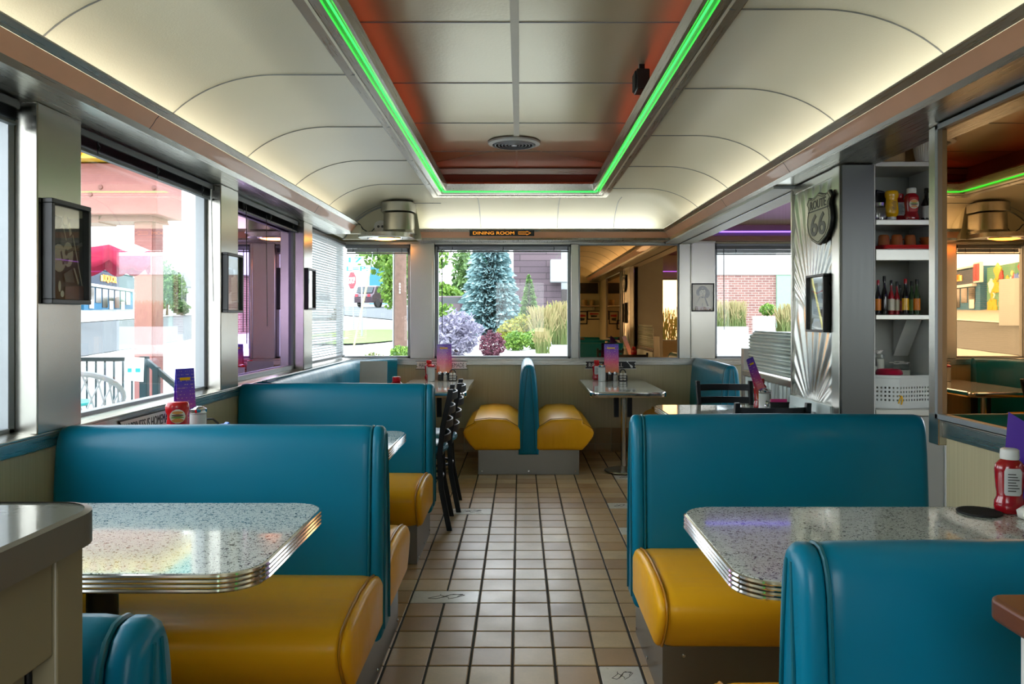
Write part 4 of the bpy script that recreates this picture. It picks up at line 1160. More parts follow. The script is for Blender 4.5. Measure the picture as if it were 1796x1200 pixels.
# --- back tables
def back_set(dx, who):
    ketchup('red ketchup bottle behind the sugar pourer %s' % who, (dx - .035, 7.22, TS), 0, False, 'redplastic', .98)
    sugar('white sugar pourer at the wall end of the table %s' % who, (dx, 7.09, TS), .155, .034, 'redplastic' if dx < 0 else 'chrome')
    menu('small purple and orange menu card standing on the table %s' % who, (dx + .105, 7.24, TS + .07), R(-4), 7, .135, .265)
    MB().box(dx + .055, dx + .155, 7.20, 7.28, TS + .001, TS + .070).obj('napkin_box', 'blackm', bevel=.003)
    o = bpy.data.objects['napkin_box'] if 'napkin_box' in bpy.data.objects and 'label' not in bpy.data.objects['napkin_box'] else bpy.data.objects['napkin_box.001']
    tag(o, 'black napkin box under the menu card %s' % who, 'napkin box', 'black napkin boxes')
    shaker('pepper shaker on the table %s' % who, (dx + .075, 7.12, TS), 'pepper')
    shaker('salt shaker on the table %s' % who, (dx + .125, 7.12, TS), 'sugar')
    caddy('black packet caddy on the table %s' % who, (dx + .195, 7.11, TS), 0, .85)
back_set(-.815, 'under the HAPPINESS plaque')
back_set(.752, "under the ROCK N' ROLL plaque")
# --- table by the partition
T2 = .713
sugar('white sugar pourer on the table by the corrugated partition', (1.415, 4.46, T2), .155, .036)
menu('purple menu card leaning back on the table by the corrugated partition', (1.455, 4.62, T2 + .08), R(35), 4, .05, .26).rotation_euler = (R(0), R(-22), R(20))
ketchup('red ketchup bottle behind the leaning menu on the partition table', (1.475, 4.74, T2), 0, False, 'redplastic')
def wire_caddy():
    r = thing('packet_holder', 'black wire packet holder with magenta packets on the partition table', 'packet holder', (1.465, 4.395, T2), 0)
    MB().box(-.055, .055, -.045, .045, 0, .006).box(-.055, -.049, -.045, .045, .006, .085).box(.049, .055, -.045, .045, .006, .085).box(-.055, .055, -.045, -.040, .006, .085).box(-.055, .055, .040, .045, .006, .085).obj('box', 'black', r, bevel=.002)
    for k in range(5): MB().box(-.045, .045, -.03 + k * .006, -.027 + k * .006, .01, .10).obj('packet', 'magenta' if k < 3 else 'paper', r)
wire_caddy()
shaker('salt shaker beside the wire packet holder', (1.40, 4.36, T2), 'sugar')
o = MB().prism([(-.06, -.04), (.06, -.05), (.065, .04), (-.055, .045)], 0, .0015).obj('paper_sheet', 'paper', loc=(1.15, 4.36, T2 + .0005)); tag(o, 'white paper sheet lying on the table by the partition', 'paper')
# --- table with the coaster
b = MB().lathe([(.0001, 0), (.057, 0), (.059, .002), (.059, .004), (.057, .006), (.0001, .006)], seg=40)
for k in range(-9, 10):
    w = math.sqrt(max(0, .053 ** 2 - (k * .0056) ** 2))
    b.box(-w, w, k * .0056 - .0012, k * .0056 + .0012, .006, .0072); b.box(k * .0056 - .0012, k * .0056 + .0012, -w, w, .006, .0072)
o = b.obj('coaster', 'rubber', loc=(1.318, 2.215, TB)); tag(o, 'black round rubber coaster with a woven grid lying on the speckled table', 'coaster')
ketchup('large red ketchup bottle with white cap next to the black coaster', (1.405, 2.215, TB), R(-12), False, 'white', .98)
sugar('glass sugar pourer at the picture edge beside the large ketchup bottle', (1.475, 2.18, TB), .17, .036)
b = MB(); b.rings([[(x, -.03, z), (x, .03, z)] for x, z in [(-.03, .0), (-.035, .02), (-.015, .032), (.01, .018), (.02, .03), (.03, .004)]], False, False)
o = b.obj('napkin', 'paper', loc=(1.425, 2.13, TB + .002), smooth=60); s = o.modifiers.new('t', 'SOLIDIFY'); s.thickness = .002
tag(o, 'crumpled white napkin on the table edge below the ketchup bottle', 'napkin')
o = MB().prism([(-.10, 0), (.06, -.01), (.075, .15), (-.075, .25)], -.001, .001, 'y').obj('menu_card', 'purplecard' if 'purplecard' in M else 'cardA', loc=(1.52, 2.255, TB + .03), rot=(R(-6), 0, R(-20)))
tag(o, 'violet menu card leaning under the amber wall mirror', 'menu card')

# ------------------------------------------------------------------ shelving niche
def shelving():
    r = thing('wall_shelving', 'grey metal shelving in the niche beside the embossed panel', 'shelving', (0, 0, 0))
    X0, X1, Ya, Yb = 1.647, 1.985, 3.605, 3.94
    MB().box(X0, X0 + .012, Ya, Yb, .0, 2.40).obj('side_panel', 'offwhite', r); MB().box(X1, X1 + .012, Ya, Yb, .0, 2.40).obj('side_panel', 'offwhite', r)
    MB().box(X0, X1 + .012, Yb, Yb + .012, 0, 2.40).obj('back_panel', 'shelfback', r)
    for z, th in ((2.003, .024), (1.732, .026), (1.594, .054), (1.288, .024), (.845, .03)):
        b = MB().box(X0 + .0125, X1 - .0005, Ya + .004, Yb - .001, z - .012, z)
        b.prism([(Ya - .004, z), (Ya + .012, z), (Ya + .012, z - th), (Ya - .004, z - th)], X0 + .0125, X1 - .0005, 'x')
        b.obj('shelf', 'shelfm', r, bevel=.003)
    MB().prism([(3.93, 1.08), (3.93, 1.27), (3.79, 1.27)], 1.90, 1.975, 'x').obj('gusset', 'offwhite', r)
    MB().box(X0 + .013, X1, Ya + .01, Ya + .03, 0.02, .81).obj('lower_door', 'shelfback', r)
shelving()
def sx(px_, Y=3.72): return (px_ - CX) / F * Y
# top shelf
Z = 2.004
for k, (x, rad, lab) in enumerate(((sx(1563), .078, 'tan round tub on the top shelf of the niche'), (sx(1611), .060, 'tan round tub behind the fluted paper filters on the top shelf'))):
    r = thing('storage_tub', lab, 'tub', (x, 3.76 + k * .07, Z), 0, 'tan tubs on the top shelf')
    MB().lathe([(.001, 0), (rad * .95, 0), (rad, .01), (rad * 1.02, .17)], seg=26).obj('body', 'kraft', r)
    MB().lathe([(rad * 1.05, .165), (rad * 1.06, .185), (rad * .9, .19), (.001, .19)], seg=26).obj('lid', 'kraft', r)
r = thing('paper_filters', 'stack of white fluted paper filters on the top shelf', 'filters', (sx(1622, 3.69), 3.69, Z))
b = MB(); rs = []
for z, q in ((0, .032), (.06, .045), (.12, .052), (.15, .054)):
    rs.append([((q + .003 * (k % 2)) * math.cos(2 * PI * k / 60), (q + .003 * (k % 2)) * math.sin(2 * PI * k / 60), z) for k in range(60)])
b.rings(rs).obj('stack', 'paper', r)
# bottles of the second shelf
Z = 1.733
r = ketchup('yellow mustard bottle with white cap, upside down on the bottle shelf', (sx(1564), 3.72, Z), 0, False, 'white', .80, 'mustard', 'mustard')
r.name = 'mustard_bottle'; r['category'] = 'bottle'; r['group'] = 'squeeze bottles on the shelf'
r.rotation_euler = (R(180), 0, R(180)); r.location.z = Z + .152
ketchup('red ketchup bottle tucked behind the mustard bottle on the shelf', (sx(1577, 3.83), 3.83, Z), 0, False, 'redplastic', .82)
ketchup('red ketchup bottle with burger label and white cap on the shelf', (sx(1595), 3.70, Z), 0, True, 'white', .86, 'ketchup', 'lblred')
def bottle(name, label, loc, h, r_, glass, lab, cap, group=None, neck=.6, cap2=None):
    r = thing(name, label, 'bottle', loc, 0, group)
    MB().lathe([(.001, 0), (r_ * .95, 0), (r_, .004), (r_, h * neck * .85), (r_ * .8, h * neck), (r_ * .38, h * (neck + .12)), (r_ * .36, h * .9), (.001, h * .9)], seg=16).obj('body', glass, r)
    MB().lathe([(r_ * .46, h * .86), (r_ * .46, h * .985), (r_ * .4, h), (.001, h)], seg=14).obj('cap', cap, r)
    if lab: MB().lathe([(r_ * 1.012, h * .12), (r_ * 1.012, h * neck * .78)], seg=16, caps=False).obj('label', lab, r)
    return r
bottle('sauce_bottle', 'tall dark bottle with grey label standing last on the bottle shelf', (sx(1625), 3.72, Z), .165, .024, 'darkglass', 'label', 'darkglass')
r = thing('glass_jar', 'squat clear glass jar at the niche side of the bottle shelf', 'jar', (sx(1543, 3.68), 3.68, Z))
MB().lathe([(.001, .001), (.028, .001), (.030, .02), (.027, .06), (.018, .075)], seg=18, caps=False).obj('jar', 'sglass', r); MB().lathe([(.020, .074), (.020, .088), (.001, .088)], seg=18).obj('lid', 'chrome', r)
r = thing('coffee_bag', 'black printed bag behind the glass jar on the bottle shelf', 'bag', (sx(1541, 3.80), 3.80, Z))
MB().prism([(-.035, 0), (.035, 0), (.032, .12), (.022, .16), (-.026, .17), (-.034, .11)], -.025, .025, 'y').obj('bag', 'black', r, bevel=.008); MB().box(-.022, .024, -.0275, -.0255, .03, .08).obj('label', 'lblwhite', r)
# mugs on the red tray
Z = 1.595
MB().prism(rrect(-.134, .134, -.13, .11, .02, 4), 0, .005).obj('tray', 'redplastic')
o = bpy.data.objects['tray'] if bpy.data.objects['tray'].parent is None else [q for q in bpy.data.objects if q.name.startswith('tray') and q.parent is None][0]
o.name = 'serving_tray'; o.location = (sx(1579, 3.73), 3.745, Z); b_ = o.modifiers.new('e', 'BEVEL'); b_.width = .002
tag(o, 'flat red serving tray under the brown mugs', 'tray')
me_ = MB().prism(rrect(-.134, .134, -.13, .11, .02, 4), .005, .018)
out = rrect(-.134, .134, -.13, .11, .02, 4); rs = [[(x, y, z) for x, y in offset(out, d)] for d, z in ((-.002, .004), (.004, .020), (.001, .020), (-.006, .005))]
MB().rings(rs, True, False).obj('rim', 'redplastic', o)
def mug(label, loc, rz):
    r = thing('coffee_mug', label, 'mug', loc, rz, 'brown mugs on the red tray'); r.scale = (.82, .82, .92)
    MB().lathe([(.001, .074), (.024, .075), (.029, .068), (.030, .058), (.0325, .03), (.036, .006), (.036, 0), (.033, 0), (.030, .03), (.027, .066), (.001, .068)], seg=24).obj('body', 'mug', r, smooth=60)
    MB().tube([(.031, 0, .058), (.052, 0, .054), (.056, 0, .035), (.050, 0, .018), (.033, 0, .014)], .0055, 8).obj('handle', 'mug', r)
    return r
m1 = mug('brown mug upside down nearest the niche side panel on the red tray', (sx(1550, 3.70), 3.70, Z + .006), R(65))
dup(m1, (sx(1573, 3.69), 3.69, Z + .006), R(100), 'brown mug upside down, second along the red tray from the niche side panel')
dup(m1, (sx(1596, 3.70), 3.70, Z + .006), R(120), 'brown mug upside down beside the stacked brown bowls')
for k in range(3):
    r = thing('bowl', ('lowest of the three stacked brown bowls on the mug shelf', 'middle one of the three stacked brown bowls on the mug shelf', 'topmost of the three stacked brown bowls on the mug shelf')[k], 'bowl', (sx(1622, 3.69), 3.69, Z + (.014 if False else .006) + k * .016), 0, 'stacked brown bowls')
    MB().lathe([(.001, 0), (.022, 0), (.036, .014), (.040, .024), (.038, .024), (.024, .006), (.001, .005)], seg=22).obj('bowl', 'mug', r)
    r.location.x = sx(1624, 3.69) + .012
# hot sauces
Z = 1.289
hs = ((1540, 3.70, .165, .014, 'darkglass', 'orange', 'redplastic', 'small bottle with orange label at the niche side of the sauce shelf'),
      (1551, 3.71, .185, .0155, 'darkglass', None, 'black', 'tallest all-dark bottle on the sauce shelf'),
      (1563, 3.72, .165, .0145, 'ketchup', 'lblwhite', 'darkglass', 'red bottle with white label on the sauce shelf'),
      (1573, 3.74, .160, .0135, 'ketchup', 'photo_lite', 'black', 'slim red bottle with cream diamond label on the sauce shelf'),
      (1579, 3.82, .150, .0135, 'darkglass', 'lblred', 'black', 'dark bottle with red label standing behind on the sauce shelf'),
      (1588, 3.71, .172, .0155, 'darkglass', 'mustard', 'redplastic', 'bottle with yellow label and red cap on the sauce shelf'),
      (1599, 3.80, .165, .0150, 'greenglass', 'burger_green', 'black', 'green bottle behind the two yellow-labelled sauces'),
      (1608, 3.71, .170, .0155, 'greenglass', 'orange', 'black', 'bottle with orange and yellow label and black cap, last on the sauce shelf'))
for (p, Y, h, q, g, l_, c_, lab) in hs:
    bottle('sauce_bottle', lab, (sx(p, Y), Y, Z), h, q, g, l_, c_, 'hot sauces on the shelf', .58)
# basket with tubs
def basket():
    Z = .846
    r = thing('plastic_basket', 'white perforated plastic basket turned cornerwise at the bottom of the niche', 'basket', (1.806, 3.77, Z), 0)
    P = [(-.012, -.148), (.17, -.075), (.165, .15), (-.135, .15), (-.135, -.075)]
    P = [(-.026, -.150), (.168, -.095), (.165, .155), (-.138, .155), (-.138, -.105)]
    def wall(i, j):
        a, c = Vector(P[i]), Vector(P[j]); n = int((c - a).length / .0155); 
        d = (c - a) / n; t = Vector((-d.y, d.x)).normalized() * .003
        b = MB()
        def slab(u0, u1, z0, z1):
            p, q = a + d * u0, a + d * u1
            b.rings([[(p.x, p.y, z0), (p.x + t.x, p.y + t.y, z0), (p.x + t.x, p.y + t.y, z1), (p.x, p.y, z1)], [(q.x, q.y, z0), (q.x + t.x, q.y + t.y, z0), (q.x + t.x, q.y + t.y, z1), (q.x, q.y, z1)]])
        slab(0, n, 0, .035); slab(0, n, .112, .15)
        for k in range(4):
            z = .035 + k * .0193
            slab(0, n, z + .009, z + .0193)
            for u in range(n + 1): slab(max(0, u - .28), min(n, u + .28), z, z + .009)
        return b
    for i in range(5):
        if i in (2, 3): continue
        wall(i, (i + 1) % 5).obj('side', 'basket', r)
    wall(2, 3).obj('side', 'basket', r); wall(3, 4).obj('side', 'basket', r)
    MB().prism([(x * .97, y * .97) for x, y in P], 0, .004).obj('base', 'basket', r)
    rs = [[(x, y, z) for x, y in offset(P, d)] for d, z in ((0, .142), (.006, .142), (.008, .150), (.006, .156), (-.003, .156), (-.003, .150))]
    MB().rings(rs, True, False).obj('rim', 'basket', r)
    MB().tube([(-.03, -.153, .062), (-.018, -.156, .060), (-.028, -.157, .045), (-.034, -.155, .025)], .003, 6).tube([(-.018, -.156, .060), (-.014, -.154, .040), (-.02, -.155, .02)], .003, 6).obj('twine', 'mustard', r)
    r = thing('pink_tub', 'round pink tub with red lid standing in the white basket', 'tub', (1.79, 3.745, Z + .109))
    MB().lathe([(.001, 0), (.048, 0), (.053, .05), (.056, .055), (.054, .056)], seg=28).obj('body', 'pinktub', r)
    MB().lathe([(.060, .054), (.062, .060), (.056, .074), (.050, .078), (.048, .074), (.001, .072)], seg=28).obj('lid', 'redlid', r)
    MB().lathe([(.001, .004), (.055, .004), (.06, .0), (.001, .0)], seg=20).obj('foot', 'cleartub', r)
    r.location.z = Z + .1
    for (x, y, w, d, z, h, m_, lab) in ((1.722, 3.865, .10, .10, .005, .205, 'cleartub', 'clear lidded box with white packets at the niche side of the basket'), (1.885, 3.865, .10, .10, .005, .185, 'cleartub', 'clear tub of small white packets at the mirror side of the basket'), (1.80, 3.875, .045, .05, .005, .24, 'cleartub', 'upright clear box at the back of the basket')):
        q = thing('storage_box', lab, 'storage box', (x, y, Z + z), 0, 'clear boxes in the basket')
        MB().prism(rrect(-w / 2, w / 2, -d / 2, d / 2, .015, 4), 0, h - .02).obj('body', m_, q, bevel=.004); MB().prism(rrect(-w / 2 - .003, w / 2 + .003, -d / 2 - .003, d / 2 + .003, .015, 4), h - .02, h).obj('lid', 'sglass', q, bevel=.002)
        rn = random.Random(int(x * 100))
        for k in range(5):
            mt = Matrix.Translation((rn.uniform(-w, w) * .3, rn.uniform(-d, d) * .3, h + .004 + .003 * k)) @ Matrix.Rotation(rn.uniform(0, 3), 4, 'Z')
            MB().box(-.02, .02, -.012, .012, 0, .004, mt).obj('packet', 'paper', q)
basket()
# shelf, mugs and bottles on the entrance wall, seen in the amber mirror
r = thing('entrance_shelf', 'narrow shelf on the entrance wall above the framed prints, seen in the amber mirror', 'shelf', (0, 0, 0))
MB().box(.75, 1.55, YF, YF + .14, 1.50, 1.52).obj('board', 'steel', r, bevel=.002); MB().box(.8, .82, YF, YF + .10, 1.44, 1.50).obj('bracket', 'steel', r); MB().box(1.45, 1.47, YF, YF + .10, 1.44, 1.50).obj('bracket', 'steel', r)
for x in (1.28, 1.42):
    q = thing('amber_cup', 'amber cup standing on the entrance shelf, %s' % ('above the upright print' if x < 1.3 else 'above the topmost print'), 'cup', (x, YF + .07, 1.521)); MB().lathe([(.001, 0), (.04, 0), (.05, .10), (.045, .11), (.001, .11)], seg=18).obj('cup', 'kraft', q)  # plain tan cups without emission
o = MB().box(.72, 1.55, YF, YF + .02, 1.76, 1.97).obj('serving_hatch', 'black', bevel=.004); tag(o, 'dark serving hatch high on the entrance wall, reflected in the amber mirror', 'hatch')
booth('teal booth bench along the entrance wall, reflected low in the amber mirror', (.78, YF + .11, 0), 0, .79, (1,), .50)
M['rooftile'] = plain('faded_roof', '#8a8f92', .8)
M['muralbase'] = plain('mural_green_ground', '#5f9a7c', .8)
# ------------------------------------------------------------------ outside
M['concrete'] = plain('pale_concrete', '#9a9d99', .9, bumps=.1, bscale=3, var=.08)
M['gravel'] = plain('white_gravel', '#b9bab5', .95, bumps=.8, bscale=30, var=.2)
M['asphalt'] = plain('pale_asphalt', '#4c5356', .9, var=.1)
M['lawn'] = plain('lawn_green', '#5f7f38', .95, bumps=.5, bscale=20, var=.25)
M['deckm'] = plain('deck_concrete', '#a9aca8', .9)
M['salmon'] = plain('salmon_painted_steel', '#96605a', .5, var=.1)
M['salmond'] = plain('brown_painted_steel', '#7a4a44', .5, var=.1)
M['tealp'] = plain('teal_painted_sign', '#12a6a6', .45)
M['bulb'] = plain('yellow_bulb_strip', '#e9c23a', .4)
M['awnw'] = plain('white_canvas', '#e6e4e2', .8); M['awnp'] = plain('crimson_canvas', '#b51c4a', .75)
M['bluew'] = plain('blue_painted_wall', '#2b6f94', .7); M['navy'] = plain('dark_fascia', '#2c3f56', .6); M['shopglass'] = plain('dark_shop_glass', '#332a2c', .15)
M['rail'] = plain('dark_green_rail', '#1d2c2e', .45, .4)
M['wicker'] = plain('grey_white_resin', '#9fa3a8', .5)
M['bark'] = plain('tree_bark', '#5c4c42', .9, bumps=.6, bscale=25, var=.25)
M['polew'] = plain('weathered_pole', '#6a5348', .9, bumps=.8, bscale=14, var=.3)
M['leafg'] = leaf_mat('fresh_leaves', '#35601f', '#86a845')
M['leafd'] = leaf_mat('deep_leaves', '#37572f', '#6f9150')
M['spruce'] = leaf_mat('blue_spruce_needles', '#3f656b', '#a3c2c4', .6, .1)
M['lav'] = leaf_mat('lavender_sprays', '#6c6a80', '#aca8ba'); M['maroon'] = leaf_mat('maroon_leaves', '#3c1a2a', '#7a4454')
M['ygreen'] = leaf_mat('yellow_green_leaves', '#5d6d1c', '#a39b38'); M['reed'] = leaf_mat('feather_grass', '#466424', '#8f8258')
M['darkwood'] = brick_mat('plank_cladding', '#4f434b', '#5d4f55', '#332b30', 1.0, 3.0, .35, .02)
M['brick'] = brick_mat('pinkish_brick', '#6c4a46', '#7f5b54', '#968a82', 1.0, .26, .09, .010)
M['palegreen'] = plain('pale_green_wall', '#7d9985', .8); M['palewall'] = plain('pale_grey_wall', '#b8c0c4', .8)
M['planter'] = plain('white_planter', '#b4b8ba', .7); M['carp'] = plain('dark_car_paint', '#4a3a44', .2, .3, coat=.6); M['tyre'] = plain('tyre_rubber', '#191919', .8)
M['stopred'] = plain('stop_sign_red', '#c01e32', .5); M['signteal'] = plain('street_name_teal', '#0a8c94', .5); M['yellowp'] = plain('yellow_guy_cover', '#d6cb7a', .6)
M['buspaint'] = plain('white_bus_paint', '#8c989b', .3, coat=.3); M['busglass'] = plain('dark_bus_glass', '#2c383c', .1)

def gl(X, Y):
    d = -(X + 11.1 + .247 * Y)
    s = max(.35, (1.29 + (Y - 73) * .0168))
    if d < 0: return -.5
    if d < 12.4: return -.5 + s * d / 12.4
    return -.5 + s + (d - 12.4) * .13
def gb(X, Y):
    k = sstep(-4, -11, X) if False else max(0., min(1., (-X - 4) / 7))
    return .45 + (Y - 8) * (.011 + .018 * k)
def ground(X, Y):
    if Y < 7.0: t = 1.
    else: t = max(0., min(1., (-X / Y - .26) / .12))
    if X > 0: t = 0. if Y > 7 else 1.
    a = gl(X, Y); b_ = gb(X, Y) if Y > 7 else -.5
    return mix(b_, a, t * t * (3 - 2 * t))
def terrain(name, mat, xs, ys, dz=0, test=None, label=None):
    b = MB(); ids = {}
    for j, y in enumerate(ys):
        for i, x in enumerate(xs):
            X = x(y) if callable(x) else x
            ids[i, j] = len(b.v); b.v.append((X, y, ground(X, y) + dz))
    for j in range(len(ys) - 1):
        for i in range(len(xs) - 1):
            c = b.v[ids[i, j]]; e = b.v[ids[i + 1, j + 1]]
            if test and not test((c[0] + e[0]) / 2, (c[1] + e[1]) / 2): continue
            b.f.append((ids[i, j], ids[i + 1, j], ids[i + 1, j + 1], ids[i, j + 1])); b.mi.append(0); b.att.append(None)
    return struct(name, b, mat, smooth=50)
def rng(a, c, n): return [mix(a, c, k / n) for k in range(n + 1)]
gx_ = [-120, -90, -75] + rng(-70, -12, 58) + rng(-11.5, -1.85, 30) + rng(-1.4, 6, 14) + [8, 10, 14, 20, 30, 45]
gy_ = [-40, -20, -8, -2] + rng(0, 7.55, 8)[:-1] + [7.545, 7.56] + rng(8, 20, 24) + rng(21, 60, 39) + rng(63, 190, 44)
terrain('ground', 'concrete', gx_, gy_, 0, lambda x, y: not (-1.9 < x < 4.85 and y < 7.55))
# gravel bed behind the back wall, the street beside the diner and the cross street
terrain('path_gravel', 'gravel', rng(-4.0, 14, 30), rng(7.58, 24, 30), .01)
terrain('street', 'asphalt', [(lambda k: (lambda y: -11.1 - .247 * y - k))(k) for k in rng(.2, 12.3, 10)], rng(0, 185, 90), .03)
terrain('kerb', 'gravel', [(lambda k: (lambda y: -11.1 - .247 * y - k))(k) for k in (12.3, 12.6, 13.0)], rng(0, 185, 60), .10)
terrain('street_crossing', 'asphalt', rng(-34, -3, 50), rng(44, 74, 24), .04, lambda x, y: -x / y < .33)
# deck outside the window wall
struct('deck', boxes((-9, -1.9, -3, 8.3, -.5, -.15)), 'deckm', smooth=0)

rnF = random.Random(11)
def leaves(b, cx, cy, cz, rx, ry, rz, n, size, shell=.45, aspect=1.6, cone=False, lump=.25):
    for _ in range(n):
        while True:
            v = Vector((rnF.gauss(0, 1), rnF.gauss(0, 1), rnF.gauss(0, 1)))
            if v.length > .01: break
        v.normalize(); q = 1 - shell * rnF.random() ** 1.5
        q *= 1 + lump * noise.noise(Vector((v.x * 2.3 + cx, v.y * 2.3 + cy, v.z * 2.3)))
        if cone:
            h = 1 - math.sqrt(rnF.random()); a = rnF.uniform(0, 2 * PI)
            tier = 1 - .22 * ((h * 11) % 1.0)
            rr = (1 - h) ** .8 * tier * (1 - shell * rnF.random() ** 2)
            p = Vector((cx + rx * rr * math.cos(a), cy + ry * rr * math.sin(a), cz + rz * (2 * h - 1) - .10 * rz * rr))
            d = Vector((math.cos(a), math.sin(a), -.25)) 
        else:
            p = Vector((cx + rx * v.x * q, cy + ry * v.y * q, cz + rz * v.z * q)); d = Vector((rnF.uniform(-1, 1), rnF.uniform(-1, 1), rnF.uniform(-.4, 1)))
        d.normalize(); u = d.cross(Vector((rnF.uniform(-1, 1), rnF.uniform(-1, 1), rnF.uniform(-1, 1)))).normalized()
        s = size * rnF.uniform(.6, 1.3); l = d * s * aspect / 2; w = u * s / 2
        b.shade = rnF.random()
        b.add([p - l, p + w, p + l, p - w], [(0, 1, 2, 3)])
def bush(name, label, px_, Y, w, h, mat, n=1500, size=.05, group='garden plants behind the diner', cat='shrub', zb=None, stem=True, **k):
    x = (px_ - CX) / F * Y; z = ground(x, Y) if zb is None else zb
    r = thing(name, label, cat, (x, Y, z), 0, group)
    b = MB(); leaves(b, 0, 0, h * .52, w / 2, w / 2, h * .5, n, size, **k); b.obj('foliage', mat, r, smooth=0)
    if stem: MB().lathe([(w * .05, -.02), (w * .03, h * .5)], seg=8).obj('stem', 'bark', r)
    return r
def tree(label, px_, Y, crown_w, crown_z0, crown_z1, mat, trunk_r=.15, n=3500, size=.22, name='leafy_tree', group='street trees'):
    x = (px_ - CX) / F * Y; z = ground(x, Y)
    r = thing(name, label, 'tree', (x, Y, z), 0, group)
    b = MB(); cz = (crown_z0 + crown_z1) / 2
    for k in range(5):
        a = k * 1.26; leaves(b, .22 * crown_w * math.cos(a), .22 * crown_w * math.sin(a), cz + (k % 3 - 1) * .2 * (crown_z1 - crown_z0), crown_w * .33, crown_w * .33, (crown_z1 - crown_z0) * .33, n // 5, size, .7)
    b.obj('crown', mat, r, smooth=0)
    b = MB().tube([(0, 0, -.1), (.03, 0, crown_z0 * .6), (-.02, .02, cz)], trunk_r, 10, rad=[trunk_r, trunk_r * .8, trunk_r * .4])
    for k in range(4):
        a = k * 1.7; b.tube([(0, 0, crown_z0 * .9), (crown_w * .2 * math.cos(a), crown_w * .2 * math.sin(a), cz)], trunk_r * .3, 6, rad=[trunk_r * .4, trunk_r * .15])
    b.obj('trunk', 'bark', r)
    return r
def reeds(label, px0, px1, y_top, zb, Y, n=500, group='feathery grasses', depth=.6, z0=None):
    x0, x1 = (px0 - CX) / F * Y, (px1 - CX) / F * Y
    z = ground((x0 + x1) / 2, Y) if z0 is None else z0
    H = HC + (CY - y_top) * Y / F - z
    r = thing('feather_grass', label, 'ornamental grass', ((x0 + x1) / 2, Y, z), 0, group)
    b = MB(); W = x1 - x0
    for _ in range(n):
        x = rnF.uniform(-W / 2, W / 2) * .85; y = rnF.uniform(-depth / 2, depth / 2); h = H * rnF.uniform(.5, 1.04); dx = rnF.gauss(0, .2) * H * .6; dy = rnF.gauss(0, .05) * H
        w = .0045 * Y / 12
        pts = [(x + dx * t * t, y + dy * t * t, h * t) for t in (0, .35, .7, 1.)]
        for a, (p, q) in enumerate(zip(pts[:-1], pts[1:])):
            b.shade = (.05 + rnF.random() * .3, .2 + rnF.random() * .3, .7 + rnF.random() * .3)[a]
            ww = w * (1.3, 1.1, 1.5)[a]
            b.add([(p[0] - ww, p[1], p[2]), (p[0] + ww, p[1], p[2]), (q[0] + ww * .7, q[1] + .003, q[2]), (q[0] - ww * .7, q[1] + .003, q[2])], [(0, 1, 2, 3)])
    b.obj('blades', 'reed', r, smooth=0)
    return r

# ---- through the big back window
def spruce(label, px_, Y, w, h):
    x = (px_ - CX) / F * Y; z = ground(x, Y)
    r = thing('blue_spruce', label, 'conifer', (x, Y, z), 0, 'conifers')
    b = MB(); leaves(b, 0, 0, h * .5 + .1, w / 2, w / 2, h / 2, 9000, .17, .5, 2.2, True); b.obj('needles', 'spruce', r, smooth=0)
    MB().lathe([(.14, -.1), (.06, h * .8)], seg=8).obj('trunk', 'bark', r)
spruce('tall blue spruce filling the middle of the back window', 860, 26, 2.35, 4.6)
bush('lavender_bush', 'wide airy lavender bush at the lower corner of the back window', 800, 15, .98, .86, 'lav', 2600, .045, shell=.9, aspect=3.)
bush('maroon_barberry', 'round maroon barberry beside the lavender bush', 863, 14.2, .46, .50, 'maroon', 1500, .035, shell=.4)
bush('cone_arborvitae', 'cone-shaped green shrub in front of the plank-clad building', 928, 24, .92, 2.0, 'leafd', 3500, .07, cone=True, shell=.4)
bush('yellow_shrub', 'low yellow-green shrub between the spruce and the maroon barberry', 893, 19, .62, .60, 'ygreen', 1200, .06, shell=.6)
bush('yellow_shrub', 'broad yellow-green shrub to the far side of the maroon barberry', 918, 20, .95, .75, 'ygreen', 1500, .06, shell=.6)
bush('green_shrub', 'bright green shrub under the broad yellow shrub', 905, 17, .62, .42, 'leafg', 1200, .045, shell=.6)
bush('green_shrub', 'rounded mid-green shrub at the foot of the feathery grasses', 938, 17.5, .55, .45, 'leafg', 1000, .045, shell=.6)
bush('hedge', 'clipped green hedge in front of the plank-clad building', 985, 27, 2.6, 1.0, 'leafg', 3500, .08, shell=.3)
bush('green_shrub', 'green shrubbery behind the lavender bush at the window edge', 778, 30, 1.2, 1.1, 'leafg', 1500, .08, shell=.6)
reeds('tall feathery grass clump beside the plank-clad building', 935, 968, 538, 0, 19, 420)
reeds('feathery grass clump at the mullion of the back window', 966, 1000, 530, 0, 20, 420)
reeds('pale low grass clump nearest the gravel in the back window', 938, 965, 576, 0, 16, 160)
tree('green tree behind the lavender bush at the window edge', 783, 68, 3.4, .8, 2.9, 'leafg', .12, 2600, .22)
tree('taller dark tree behind the blue spruce', 826, 72, 3.6, 2.2, 6.5, 'leafd', .2, 2600, .3)
tree('dark tree over the roof beside the blue spruce', 985, 75, 6, 5, 11, 'leafd', .2, 2500, .35)
def garden_wall():
    o = boxes((1.15, 4.0, 17.9, 18.2, .4, .78)).obj('garden_wall', 'planter', bevel=.01); tag(o, 'low pale garden wall behind the grasses', 'garden wall', None, 'thing')
garden_wall()
